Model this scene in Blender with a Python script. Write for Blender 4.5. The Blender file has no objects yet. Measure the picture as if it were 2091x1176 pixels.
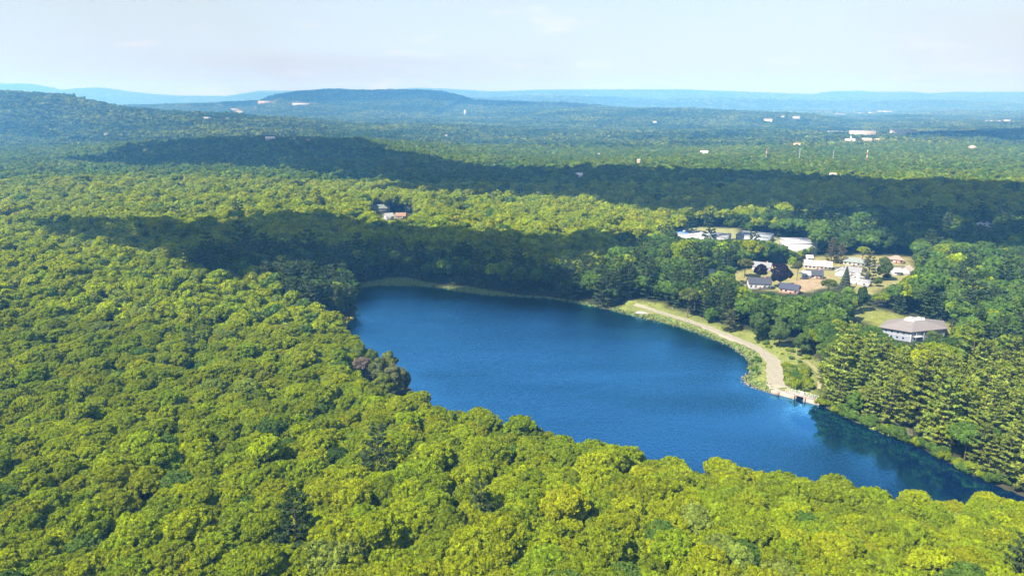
import bpy, math, random
import numpy as np
from mathutils import Vector, Matrix

# ------------------------------------------------------------------ camera, sky, sun, exposure
scene = bpy.context.scene
COL = scene.collection
CAM_H, PITCH, FPX, CU, CV = 120.0, math.radians(14.65), 1465.0, 1045.5, 588.0
cam_d = bpy.data.cameras.new("camera")
cam = bpy.data.objects.new("camera", cam_d)
COL.objects.link(cam)
cam.location = (0, 0, CAM_H)
cam.rotation_euler = (math.pi / 2 - PITCH, 0, 0)
cam_d.sensor_width = 36.0
cam_d.lens = 36.0 * FPX / 2091.0
cam_d.clip_start = 1.0
cam_d.clip_end = 60000.0
scene.camera = cam

SUN_EL = math.radians(50)
SUN_AZ = math.radians(236)          # compass-like: 0 = +Y, 90 = +X ; the sun is behind the drone and to its left
SUN_V = Vector((math.sin(SUN_AZ) * math.cos(SUN_EL), math.cos(SUN_AZ) * math.cos(SUN_EL), math.sin(SUN_EL)))
sun_d = bpy.data.lights.new("sun", 'SUN')
sun_d.energy = 5.0
sun_d.angle = math.radians(0.53)
sun_d.color = (1.0, 0.95, 0.86)
sun = bpy.data.objects.new("sun", sun_d)
COL.objects.link(sun)
sun.rotation_euler = SUN_V.to_track_quat('Z', 'Y').to_euler()

world = bpy.data.worlds.new("World")
scene.world = world
world.use_nodes = True
wn, wl = world.node_tree.nodes, world.node_tree.links
wn.clear()
w_out = wn.new("ShaderNodeOutputWorld")
w_bg = wn.new("ShaderNodeBackground")
w_sky = wn.new("ShaderNodeTexSky")
w_sky.sky_type = 'NISHITA'
w_sky.sun_disc = False
w_sky.sun_elevation = SUN_EL
w_sky.sun_rotation = SUN_AZ
w_sky.altitude = 100
w_sky.air_density = 1.0
w_sky.dust_density = 0.6
w_sky.ozone_density = 1.5
w_bg.inputs["Strength"].default_value = 0.118
# a few thin cloud wisps high in the sky, laid out by direction
w_tc = wn.new("ShaderNodeTexCoord")
w_map = wn.new("ShaderNodeMapping")
w_map.inputs["Scale"].default_value = (9.0, 9.0, 40.0)
w_map.inputs["Location"].default_value = (3.1, 1.7, 0.4)
w_noi = wn.new("ShaderNodeTexNoise")
w_noi.inputs["Scale"].default_value = 1.0
w_noi.inputs["Detail"].default_value = 6.0
w_noi.inputs["Roughness"].default_value = 0.6
w_ramp = wn.new("ShaderNodeValToRGB")
w_ramp.color_ramp.elements[0].position = 0.58
w_ramp.color_ramp.elements[0].color = (0, 0, 0, 1)
w_ramp.color_ramp.elements[1].position = 0.72
w_ramp.color_ramp.elements[1].color = (0.5, 0.5, 0.5, 1)
w_mix = wn.new("ShaderNodeMix")
w_mix.data_type = 'RGBA'
w_mix.inputs["B"].default_value = (3.1, 3.1, 3.1, 1)
w_sep = wn.new("ShaderNodeSeparateXYZ")
w_el = wn.new("ShaderNodeMapRange")          # summer haze whitens the sky towards the horizon
w_el.inputs["From Max"].default_value = 0.60
w_el.inputs["To Min"].default_value = 0.92
w_el.inputs["To Max"].default_value = 0.15
w_veil = wn.new("ShaderNodeMix")
w_veil.data_type = 'RGBA'
w_veil.inputs["B"].default_value = (1.80, 1.97, 2.08, 1)
wl.new(w_tc.outputs["Generated"], w_sep.inputs[0])
wl.new(w_sep.outputs["Z"], w_el.inputs["Value"])
wl.new(w_el.outputs["Result"], w_veil.inputs["Factor"])
wl.new(w_sky.outputs["Color"], w_veil.inputs["A"])
wl.new(w_tc.outputs["Generated"], w_map.inputs["Vector"])
wl.new(w_map.outputs["Vector"], w_noi.inputs["Vector"])
wl.new(w_noi.outputs["Fac"], w_ramp.inputs["Fac"])
wl.new(w_ramp.outputs["Color"], w_mix.inputs["Factor"])
wl.new(w_veil.outputs["Result"], w_mix.inputs["A"])
wl.new(w_mix.outputs["Result"], w_bg.inputs["Color"])
wl.new(w_bg.outputs["Background"], w_out.inputs["Surface"])

scene.view_settings.view_transform = 'Standard'
scene.view_settings.look = 'None'
scene.view_settings.exposure = 1.5
scene.view_settings.gamma = 1.0
scene.view_settings.use_curve_mapping = False

cy = scene.cycles
cy.max_bounces = 5
cy.diffuse_bounces = 2
cy.glossy_bounces = 2
cy.transmission_bounces = 3
cy.transparent_max_bounces = 4
cy.volume_bounces = 0
cy.caustics_reflective = False
cy.caustics_refractive = False
cy.use_denoising = True
try:
    cy.denoiser = 'OPENIMAGEDENOISE'
    cy.denoising_input_passes = 'RGB_ALBEDO_NORMAL'
except Exception:
    pass
cy.sample_clamp_indirect = 4.0

# ------------------------------------------------------------------ measuring the place: picture point -> place on the ground
CP, SP = math.cos(PITCH), math.sin(PITCH)


def ray(u, v):
    a, b = (u - CU) / FPX, (CV - v) / FPX
    return np.array([a, CP + b * SP, -SP + b * CP])


def at(u, v, z=0.0):
    d = ray(u, v)
    t = (z - CAM_H) / d[2]
    return np.array([d[0] * t, d[1] * t])


def at_y(u, v, y):
    d = ray(u, v)
    t = y / d[1]
    return np.array([d[0] * t, y, CAM_H + d[2] * t])


def project(P):
    P = np.asarray(P, float)
    x, y, z = P[..., 0], P[..., 1], P[..., 2] - CAM_H
    dep = y * CP - z * SP
    up = y * SP + z * CP
    return CU + FPX * x / dep, CV - FPX * up / dep, dep


def poly(pts, z=0.0):
    return np.array([at(u, v, z) for u, v in pts])


def inside(P, x, y):
    r = np.zeros(x.shape, bool)
    n = len(P)
    for i in range(n):
        x0, y0 = P[i]
        x1, y1 = P[(i + 1) % n]
        if y0 == y1:
            continue
        c = ((y0 > y) != (y1 > y)) & (x < (x1 - x0) * (y - y0) / (y1 - y0) + x0)
        r ^= c
    return r


def seg_dist(P, x, y, closed=True, vals=None):
    best = np.full(x.shape, 1e18)
    out = None if vals is None else np.zeros(x.shape)
    n = len(P)
    for i in range(n if closed else n - 1):
        a, b = P[i], P[(i + 1) % n]
        ex, ey = b[0] - a[0], b[1] - a[1]
        L = ex * ex + ey * ey + 1e-9
        t = np.clip(((x - a[0]) * ex + (y - a[1]) * ey) / L, 0, 1)
        d = (x - a[0] - t * ex) ** 2 + (y - a[1] - t * ey) ** 2
        m = d < best
        best = np.where(m, d, best)
        if vals is not None:
            out = np.where(m, vals[i] + t * (vals[(i + 1) % n] - vals[i]), out)
    return (np.sqrt(best), out) if vals is not None else np.sqrt(best)


def signed(P, x, y):
    d = seg_dist(P, x, y)
    return np.where(inside(P, x, y), -d, d)


def smooth(t):
    t = np.clip(t, 0, 1)
    return t * t * (3 - 2 * t)


_nr = np.random.default_rng(5)
_NW = [(_nr.uniform(0, 2 * math.pi), _nr.uniform(0, 2 * math.pi), _nr.uniform(.6, 1.6)) for _ in range(14)]


def wav(x, y, L, k0=0, k=7):
    s = 0
    for a, p, f in _NW[k0:k0 + k]:
        s = s + np.sin((x * math.cos(a) + y * math.sin(a)) * 2 * math.pi * f / L + p)
    return s / math.sqrt(k / 2) / 1.6


# ---- the lake's outline
far_shore = [(722, 588), (780, 583), (860, 585), (900, 588), (935, 595), (1000, 603), (1060, 606), (1120, 609), (1180, 619), (1245, 633),
             (1290, 645), (1340, 655), (1390, 668), (1440, 685), (1490, 705), (1520, 725), (1533, 745), (1532, 760), (1518, 772),
             (1525, 785), (1560, 797), (1610, 807), (1660, 820), (1700, 840), (1760, 868), (1820, 890), (1880, 915), (1940, 945),
             (2000, 978), (2060, 1002), (2130, 1030), (2230, 1060)]
near_edge = [(2200, 1004), (2120, 1000), (2060, 1002), (2020, 1010), (1960, 1019), (1890, 1009), (1800, 1002), (1700, 985), (1600, 968), (1500, 953), (1400, 940), (1300, 921), (1200, 900),
             (1100, 872), (1000, 842), (900, 818)]
left_edge = [(840, 808, 0), (842, 785, 2), (815, 748, 7), (772, 720, 11), (735, 690, 12), (712, 676, 9), (688, 668, 0), (694, 662, 0), (722, 652, 0), (727, 640, 0), (718, 618, 0), (690, 602, 0)]
LAKE = [at(u, v, 0) for u, v in far_shore]
for u, v in near_edge:
    p = at(u, v, 13.0)
    LAKE.append(p * (1 + 3.5 / np.linalg.norm(p)))
LAKE += [at(*a) for a in left_edge]
LAKE = np.array(LAKE)

# ---- open ground
DAM = poly([(1245, 634), (1290, 620), (1340, 629), (1396, 647), (1487, 676), (1561, 697), (1616, 713), (1652, 735), (1684, 753), (1684, 772),
            (1668, 803), (1668, 822), (1660, 822), (1610, 808), (1560, 799), (1518, 780), (1515, 770), (1530, 760), (1530, 740), (1490, 706),
            (1390, 669), (1300, 648)])
LAWN_HOUSES = poly([(1470, 575), (1480, 560), (1545, 548), (1640, 540), (1660, 528), (1760, 524), (1860, 528), (1872, 560), (1850, 585), (1800, 592), (1790, 606),
                    (1750, 606), (1725, 582), (1690, 588), (1625, 603), (1590, 600), (1530, 590)], 2)
FIELD = poly([(1690, 651), (1720, 640), (1765, 629), (1815, 640), (1870, 655), (1945, 664), (1950, 700), (1870, 700), (1800, 690), (1770, 660)], 2)
LOT = poly([(1665, 652), (1690, 643), (1740, 640), (1750, 647), (1735, 656)], 2)
DIRT = poly([(1985, 722), (1998, 700), (2018, 708), (2030, 735), (2000, 740)], 2)
DIRT_B = poly([(1922, 680), (1945, 682), (1945, 725), (1925, 728)], 2)
YARD = poly([(1385, 484), (1400, 466), (1505, 470), (1510, 486), (1575, 486), (1600, 494), (1650, 494), (1655, 520), (1605, 520), (1580, 500), (1500, 494)], 2)
MARSH = [poly([(722, 590), (740, 581), (790, 574), (830, 573), (893, 583), (905, 589), (860, 587), (780, 585)]),
         poly([(905, 589), (950, 588), (1005, 597), (1060, 605), (1120, 608), (1190, 618), (1240, 632), (1120, 611), (1000, 605), (935, 597)]),
         poly([(655, 662), (668, 652), (722, 649), (722, 655), (694, 664), (690, 672)]),
         poly([(1752, 858), (1768, 857), (1795, 868), (1822, 884), (1815, 890), (1780, 877), (1760, 868)])]
CLEAR_MID = [poly(p, 8) for p in ([(752, 446), (768, 431), (805, 430), (824, 444), (800, 450)], [(925, 430), (950, 430), (950, 438), (925, 440)],
                                  [(1990, 463), (2030, 466), (2030, 475), (1985, 474)], [(1165, 360), (1192, 360), (1190, 372), (1168, 372)])]
TAN_FAR = [poly(p, -6) for p in ([(383, 242.5), (440, 241.5), (500, 247), (498, 249.5), (440, 244), (385, 244.5)], [(392, 285.5), (410, 284), (411, 287), (394, 288)],
                                 [(536, 287), (600, 286), (638, 290.5), (600, 289.5), (540, 289)],
                                 [(1620, 356), (1625, 352), (1660, 353), (1665, 357)], [(1070, 336), (1075, 333.5), (1118, 334.5), (1116, 337)])]
OPEN = [DAM, LAWN_HOUSES, FIELD, LOT, DIRT, DIRT_B, YARD] + MARSH + CLEAR_MID

RIDGES = [   # crests: (picture column, picture row of the tree line, distance)
    ([(-300, 498, 440), (0, 508, 420), (200, 530, 400), (400, 565, 385), (544, 604, 365), (640, 642, 340)], 120),
    ([(-250, 308, 2150), (60, 300, 2000), (300, 290, 1900), (440, 283, 1800), (680, 285, 1650), (800, 310, 1500), (900, 325, 1350), (1000, 338, 1250),
      (1200, 341, 1150), (1400, 347, 1080), (1600, 357, 1000), (1800, 372, 900), (2091, 388, 820), (2400, 395, 760)], 210),
    ([(1600, 292, 2100), (1800, 284, 2050), (2000, 290, 1950), (2091, 297, 1900), (2400, 310, 1800)], 300),
    ([(-500, 174, 2900), (-200, 178, 2850), (0, 186, 2800), (60, 189, 2800), (120, 195, 2750), (150, 200, 2750), (180, 208, 2750), (220, 217, 2750), (300, 224, 2750), (420, 232, 2750)], 380),
    ([(300, 215, 5200), (480, 208, 5300), (556, 205, 5400), (580, 193, 5400), (620, 187, 5400), (680, 182, 5400), (730, 185, 5400), (780, 184, 5400), (850, 184, 5400), (900, 187, 5400),
      (930, 194, 5400), (960, 205, 5400), (1050, 208, 5300), (1130, 209, 5200), (1190, 214, 5100), (1240, 221, 5000)], 900),
    ([(1240, 223, 4300), (1400, 222, 4200), (1500, 227, 4100), (1646, 233, 4000), (1731, 249, 3900), (2091, 252, 3800), (2400, 256, 3700)], 600),
    ([(820, 206, 9300), (950, 202, 9300), (1050, 197, 9300), (1130, 196, 9300), (1250, 199, 9300), (1340, 204, 9300), (1450, 200, 9300), (1560, 203, 9300), (1700, 207, 9300), (1850, 204, 9300), (2000, 207, 9300)], 500),
    ([(-400, 176, 12500), (-60, 174, 12500), (0, 172, 12500), (50, 172, 12500), (80, 177, 12500), (112, 187, 12500), (145, 189, 12500), (160, 182, 12500), (200, 180, 12500), (240, 186, 12500), (300, 193, 12500),
      (370, 197, 12500), (480, 197, 12500), (500, 193, 12500), (545, 186, 12500), (610, 188, 12500), (740, 190, 12500), (850, 181, 12500), (900, 182, 12500), (1000, 188, 12500), (1050, 187, 12500), (1130, 184, 12500),
      (1250, 184, 12500), (1390, 184, 12500), (1500, 188, 12500), (1600, 192, 12500), (1680, 194, 12500), (1697, 188, 12500), (1750, 187, 12500), (1790, 189, 12500), (1850, 188, 12500),
      (1880, 193, 12500), (1960, 189, 12500), (2091, 189, 12500), (2500, 192, 12500)], 1300),
]
RIDGE_P = []
for pts, W in RIDGES:
    q = np.array([at_y(*p) for p in pts])
    RIDGE_P.append((q[:, :2], q[:, 2] - 14.0, W))


def height(x, y):
    x = np.asarray(x, float)
    y = np.asarray(y, float)
    shp = np.broadcast(x, y).shape
    x = np.broadcast_to(x, shp).ravel()
    y = np.broadcast_to(y, shp).ravel()
    base = 3.0 - 11.0 * smooth((y - 900) / 700)
    base = base + wav(x, y, 900) * 4.0 * smooth((y - 550) / 500) + wav(x, y, 3200, 4) * 9 * smooth((y - 1800) / 2000) + wav(x * .55, y, 760, 3, 7) * 9.0 * smooth((y - 1300) / 900)
    near = smooth((np.maximum(0, 300 - y) + np.maximum(0, -x - 60)) / 160)
    base = base + 4.0 * near + wav(x, y, 190, 7) * 1.6 * near
    for P, z, W in RIDGE_P:
        m = np.ones(x.shape, bool) if W > 600 else (y < P[:, 1].max() + 4 * W)
        d, zc = seg_dist(P, x[m], y[m], closed=False, vals=z)
        w = np.exp(-(d / W) ** 2)
        base[m] = base[m] * (1 - w) + np.where(zc > base[m], zc, base[m] * .4 + zc * .6) * w
    # the lake basin and its banks
    m = (np.abs(x) < 700) & (y < 900) & (y > 40)
    if m.any():
        sd = signed(LAKE, x[m], y[m])
        b = base[m]
        b = np.where(sd < 0, np.maximum(-2.5, sd * .35), np.minimum(np.maximum(b, .6), .10 + sd * .10 + np.maximum(0, sd - 10) * .12))
        # dam crest: a low embankment above the water
        dd = seg_dist(DAM_AXIS, x[m], y[m], closed=False)
        emb = 1.9 * (1 - smooth((dd - 3.5) / 9.0))
        b = np.where((dd < 14) & (sd > 0), np.maximum(b * 1.0, np.minimum(emb, .1 + sd * .35)), b)
        base[m] = b
    return base.reshape(shp)


DAM_AXIS = np.array([at(u, v, 1.8) for u, v in [(1293, 622), (1330, 633), (1390, 651), (1440, 667), (1490, 688), (1530, 704), (1560, 720), (1578, 737), (1584, 755), (1586, 775), (1600, 794)]])

rng = np.random.default_rng(11)

# ------------------------------------------------------------------ object helpers


def mesh_np(name, verts, faces, mats, fmat=None, attrs=None, smooth_f=False):
    """faces: (n,4) or (n,3) integer array, or a list of such arrays"""
    me = bpy.data.meshes.new(name)
    verts = np.asarray(verts, np.float32)
    fl = faces if isinstance(faces, list) else [faces]
    fl = [np.asarray(f, np.int32) for f in fl if len(f)]
    me.vertices.add(len(verts))
    me.vertices.foreach_set("co", verts.ravel())
    tot = np.concatenate([np.full(len(f), f.shape[1], np.int32) for f in fl])
    loops = np.concatenate([f.ravel() for f in fl])
    me.loops.add(len(loops))
    me.loops.foreach_set("vertex_index", loops)
    me.polygons.add(len(tot))
    st = np.concatenate([[0], np.cumsum(tot)[:-1]]).astype(np.int32)
    me.polygons.foreach_set("loop_start", st)
    me.polygons.foreach_set("loop_total", tot)
    for m in mats:
        me.materials.append(m)
    if fmat is not None:
        me.polygons.foreach_set("material_index", np.asarray(fmat, np.int32))
    if smooth_f:
        me.polygons.foreach_set("use_smooth", np.ones(len(tot), bool))
    for nm, dom, typ, arr in attrs or []:
        a = me.attributes.new(nm, typ, dom)
        a.data.foreach_set("color" if typ == 'FLOAT_COLOR' else ("vector" if typ == 'FLOAT_VECTOR' else "value"), np.asarray(arr).ravel())
    me.update(calc_edges=True)
    me.validate()
    return me


def link(name, me, parent=None, loc=None, rotz=0.0):
    o = bpy.data.objects.new(name, me)
    COL.objects.link(o)
    if parent is not None:
        o.parent = parent
    if loc is not None:
        o.location = loc
    if rotz:
        o.rotation_euler = (0, 0, rotz)
    return o


def tag(o, label=None, cat=None, group=None, kind=None):
    if label:
        o["label"] = label
    if cat:
        o["category"] = cat
    if group:
        o["group"] = group
    if kind:
        o["kind"] = kind
    return o


def thing(name, label, cat, loc, rotz=0.0, group=None):
    o = link(name, None, None, loc, rotz)
    o.empty_display_size = 1.0
    return tag(o, label, cat, group)


# ------------------------------------------------------------------ materials


def new_mat(name):
    m = bpy.data.materials.new(name)
    m.use_nodes = True
    m.node_tree.nodes.clear()
    return m, m.node_tree.nodes, m.node_tree.links


def plain(name, col, rough=0.7, noise=0.12, scale=0.6, spec=0.3, metal=0.0):
    m, n, l = new_mat(name)
    o = n.new("ShaderNodeOutputMaterial")
    b = n.new("ShaderNodeBsdfPrincipled")
    b.inputs["Roughness"].default_value = rough
    b.inputs["Metallic"].default_value = metal
    b.inputs["Specular IOR Level"].default_value = spec
    tc = n.new("ShaderNodeTexCoord")
    no = n.new("ShaderNodeTexNoise")
    no.inputs["Scale"].default_value = scale
    no.inputs["Detail"].default_value = 5
    mx = n.new("ShaderNodeMix")
    mx.data_type = 'RGBA'
    mx.inputs["A"].default_value = (*[c * (1 - noise * 1.6) for c in col], 1)
    mx.inputs["B"].default_value = (*[min(1, c * (1 + noise * 1.6)) for c in col], 1)
    l.new(tc.outputs["Object"], no.inputs["Vector"])
    l.new(no.outputs["Fac"], mx.inputs["Factor"])
    l.new(mx.outputs["Result"], b.inputs["Base Color"])
    l.new(b.outputs["BSDF"], o.inputs["Surface"])
    return m


def leaf_mat(name, instanced):
    """foliage: the tree's own tint times a per-leaf variation; light passes through the leaves a little"""
    m, n, l = new_mat(name)
    o = n.new("ShaderNodeOutputMaterial")
    if instanced:
        t = n.new("ShaderNodeAttribute")
        t.attribute_type = 'INSTANCER'
        t.attribute_name = "tint"
        tint = t.outputs["Color"]
    else:
        t = n.new("ShaderNodeObjectInfo")
        tint = t.outputs["Color"]
    v = n.new("ShaderNodeAttribute")
    v.attribute_type = 'GEOMETRY'
    v.attribute_name = "leafvar"
    mul = n.new("ShaderNodeMix")
    mul.data_type = 'RGBA'
    mul.blend_type = 'MULTIPLY'
    mul.inputs["Factor"].default_value = 1.0
    l.new(tint, mul.inputs["A"])
    l.new(v.outputs["Color"], mul.inputs["B"])
    d = n.new("ShaderNodeBsdfDiffuse")
    tr = n.new("ShaderNodeBsdfTranslucent")
    warm = n.new("ShaderNodeMix")
    warm.data_type = 'RGBA'
    warm.blend_type = 'MULTIPLY'
    warm.inputs["Factor"].default_value = 1.0
    warm.inputs["B"].default_value = (1.25, 1.2, 0.6, 1)
    l.new(mul.outputs["Result"], warm.inputs["A"])
    l.new(mul.outputs["Result"], d.inputs["Color"])
    l.new(warm.outputs["Result"], tr.inputs["Color"])
    mx = n.new("ShaderNodeMixShader")
    mx.inputs["Fac"].default_value = 0.38
    l.new(d.outputs["BSDF"], mx.inputs[1])
    l.new(tr.outputs["BSDF"], mx.inputs[2])
    l.new(mx.outputs["Shader"], o.inputs["Surface"])
    return m


M_LEAF = leaf_mat("foliage", False)
M_LEAF_I = leaf_mat("forest_foliage", True)
M_BARK = plain("bark", (0.10, 0.075, 0.055), .9, .25, 1.5, .1)

# ground
M_GROUND, n, l = new_mat("ground_cover")
o_ = n.new("ShaderNodeOutputMaterial")
b_ = n.new("ShaderNodeBsdfPrincipled")
b_.inputs["Roughness"].default_value = .95
b_.inputs["Specular IOR Level"].default_value = .1
a_ = n.new("ShaderNodeAttribute")
a_.attribute_name = "cover"
tc_ = n.new("ShaderNodeTexCoord")
n1 = n.new("ShaderNodeTexNoise")
n1.inputs["Scale"].default_value = 0.25
n1.inputs["Detail"].default_value = 8
n1.inputs["Roughness"].default_value = .7
r1 = n.new("ShaderNodeMapRange")
r1.inputs["From Min"].default_value = .25
r1.inputs["From Max"].default_value = .75
r1.inputs["To Min"].default_value = .6
r1.inputs["To Max"].default_value = 1.35
mu = n.new("ShaderNodeMix")
mu.data_type = 'RGBA'
mu.blend_type = 'MULTIPLY'
mu.inputs["Factor"].default_value = 1
l.new(tc_.outputs["Object"], n1.inputs["Vector"])
l.new(n1.outputs["Fac"], r1.inputs["Value"])
l.new(a_.outputs["Color"], mu.inputs["A"])
l.new(r1.outputs["Result"], mu.inputs["B"])
l.new(mu.outputs["Result"], b_.inputs["Base Color"])
bp = n.new("ShaderNodeBump")
bp.inputs["Strength"].default_value = .4
bp.inputs["Distance"].default_value = .3
l.new(n1.outputs["Fac"], bp.inputs["Height"])
l.new(bp.outputs["Normal"], b_.inputs["Normal"])
l.new(b_.outputs["BSDF"], o_.inputs["Surface"])

# water
M_WATER, n, l = new_mat("lake_water")
o_ = n.new("ShaderNodeOutputMaterial")
gl = n.new("ShaderNodeBsdfGlossy")
gl.inputs["Color"].default_value = (0.16, 0.58, 1.0, 1)
gl.inputs["Roughness"].default_value = 0.10
df = n.new("ShaderNodeBsdfDiffuse")
df.inputs["Color"].default_value = (0.002, 0.012, 0.04, 1)
fr = n.new("ShaderNodeLayerWeight")
fr.inputs["Blend"].default_value = 0.45
rg = n.new("ShaderNodeMapRange")
rg.inputs["From Min"].default_value = .38
rg.inputs["From Max"].default_value = .78
rg.inputs["To Min"].default_value = .12
rg.inputs["To Max"].default_value = .95
mx = n.new("ShaderNodeMixShader")
tc_ = n.new("ShaderNodeTexCoord")
mp = n.new("ShaderNodeMapping")
mp.inputs["Scale"].default_value = (.8, .55, 1)
w1 = n.new("ShaderNodeTexNoise")
w1.inputs["Scale"].default_value = 1.1
w1.inputs["Detail"].default_value = 3
w1.inputs["Roughness"].default_value = .6
w2 = n.new("ShaderNodeTexNoise")       # gusts: where the wind roughens the surface
w2.inputs["Scale"].default_value = 1.0
w2.inputs["Detail"].default_value = 4
calm = n.new("ShaderNodeAttribute")
calm.attribute_name = "wind"
gm = n.new("ShaderNodeMapRange")
gm.inputs["From Min"].default_value = .3
gm.inputs["From Max"].default_value = .7
gm.inputs["To Min"].default_value = .45
gm.inputs["To Max"].default_value = 1.4
ml = n.new("ShaderNodeMath")
ml.operation = 'MULTIPLY'
bp = n.new("ShaderNodeBump")
bp.inputs["Distance"].default_value = 0.30
l.new(tc_.outputs["Object"], mp.inputs["Vector"])
l.new(mp.outputs["Vector"], w1.inputs["Vector"])
mp2 = n.new("ShaderNodeMapping")
mp2.inputs["Scale"].default_value = (.007, .034, 1)
mp2.inputs["Rotation"].default_value = (0, 0, .12)
l.new(tc_.outputs["Object"], mp2.inputs["Vector"])
l.new(mp2.outputs["Vector"], w2.inputs["Vector"])
l.new(w2.outputs["Fac"], gm.inputs["Value"])
l.new(gm.outputs["Result"], ml.inputs[0])
l.new(calm.outputs["Fac"], ml.inputs[1])
l.new(ml.outputs["Value"], bp.inputs["Strength"])
l.new(w1.outputs["Fac"], bp.inputs["Height"])
l.new(bp.outputs["Normal"], gl.inputs["Normal"])
l.new(bp.outputs["Normal"], fr.inputs["Normal"])
rr = n.new("ShaderNodeMapRange")
rr.inputs["From Max"].default_value = 1.2
rr.inputs["To Min"].default_value = .015
rr.inputs["To Max"].default_value = .12
l.new(calm.outputs["Fac"], rr.inputs["Value"])
l.new(rr.outputs["Result"], gl.inputs["Roughness"])
l.new(fr.outputs["Facing"], rg.inputs["Value"])
l.new(rg.outputs["Result"], mx.inputs["Fac"])
l.new(df.outputs["BSDF"], mx.inputs[1])
l.new(gl.outputs["BSDF"], mx.inputs[2])
l.new(mx.outputs["Shader"], o_.inputs["Surface"])

# ------------------------------------------------------------------ terrain
def axis(dense0, dense1, step, lo, hi, grow=1.06):
    a = list(np.arange(dense0, dense1 + .1, step))
    s = step
    while a[-1] < hi:
        s *= grow
        a.append(a[-1] + s)
    b = []
    s = step
    c = dense0
    while c > lo:
        s *= grow
        c -= s
        b.append(c)
    return np.array(b[::-1] + a)


XS = axis(-330, 400, 2.5, -13500, 13500, 1.055)
YS = axis(40, 620, 2.5, -300, 15500, 1.03)
gx, gy = np.meshgrid(XS, YS)
gz = height(gx, gy)
nx, ny = len(XS), len(YS)
vv = np.stack([gx.ravel(), gy.ravel(), gz.ravel()], 1)
ii = np.arange(nx * ny).reshape(ny, nx)
ff = np.stack([ii[:-1, :-1].ravel(), ii[:-1, 1:].ravel(), ii[1:, 1:].ravel(), ii[1:, :-1].ravel()], 1)
cover = np.empty((nx * ny, 4), np.float32)
cover[:] = (0.030, 0.034, 0.014, 1)
fx, fy, fz = vv.T


def paint(P, c, soft=4.0, noise=0.0):
    sd = signed(P, fx, fy) + noise * wav(fx, fy, 14, 3)
    w = smooth(.5 - sd / soft / 2)[:, None]
    cover[:, :3] = cover[:, :3] * (1 - w) + np.array(c) * w


far_m = smooth((fy - 900) / 600)[:, None]
cover[:, :3] = cover[:, :3] * (1 - far_m) + np.array((.05, .065, .025)) * far_m
paint(LAWN_HOUSES, (0.19, 0.18, 0.065), 5, 2)
paint(FIELD, (0.145, 0.16, 0.035), 4)
paint(LOT, (0.16, 0.15, 0.14), 3)
paint(DIRT, (0.26, 0.20, 0.12), 3)
paint(DIRT_B, (0.26, 0.20, 0.12), 3)
paint(YARD, (0.20, 0.21, 0.09), 5)
paint(poly([(1610, 590), (1620, 575), (1690, 567), (1685, 588), (1640, 600)], 2), (0.25, 0.19, 0.115), 4, 2)
for q in MARSH:
    paint(q, (0.15, 0.19, 0.05), 3, 1)
paint(MARSH[2], (0.27, 0.24, 0.04), 3)
paint(DAM, (0.14, 0.165, 0.04), 4, 2)
for q in TAN_FAR:
    paint(q, (0.36, 0.29, 0.17), 20)
for q in CLEAR_MID:
    paint(q, (0.17, 0.18, 0.06), 6)
wet = (np.abs(fx) < 700) & (fy < 700) & (fz < .30) & (fz > -3)
cover[wet, :3] = (.05, .045, .028)
me = mesh_np("ground", vv, ff, [M_GROUND], attrs=[("cover", 'POINT', 'FLOAT_COLOR', cover)], smooth_f=True)
tag(link("ground", me), kind="structure")

# the lake: a sheet at water level, its edge buried in the banks
lx = np.arange(-150, 330, 4.0)
ly = np.arange(100, 520, 4.0)
hx, hy = np.meshgrid(lx, ly)
sdl = signed(LAKE, hx.ravel(), hy.ravel()).reshape(hx.shape)
keep = sdl < 7
idx = -np.ones(hx.shape, int)
idx[keep] = np.arange(keep.sum())
q = np.stack([idx[:-1, :-1].ravel(), idx[:-1, 1:].ravel(), idx[1:, 1:].ravel(), idx[1:, :-1].ravel()], 1)
q = q[(q >= 0).all(1)]
inlet = np.array([at(1700, 850), at(1900, 940), at(2060, 1010)])
di = seg_dist(inlet, hx[keep], hy[keep], closed=False)
wind = .07 + 1.5 * smooth((di - 15) / 24) * (.5 + .5 * smooth((-sdl[keep] - 3) / 16))
me = mesh_np("lake", np.stack([hx[keep], hy[keep], np.zeros(keep.sum())], 1), q, [M_WATER], attrs=[("wind", 'POINT', 'FLOAT', wind.astype(np.float32))], smooth_f=True)
tag(link("lake", me), kind="structure")


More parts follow.
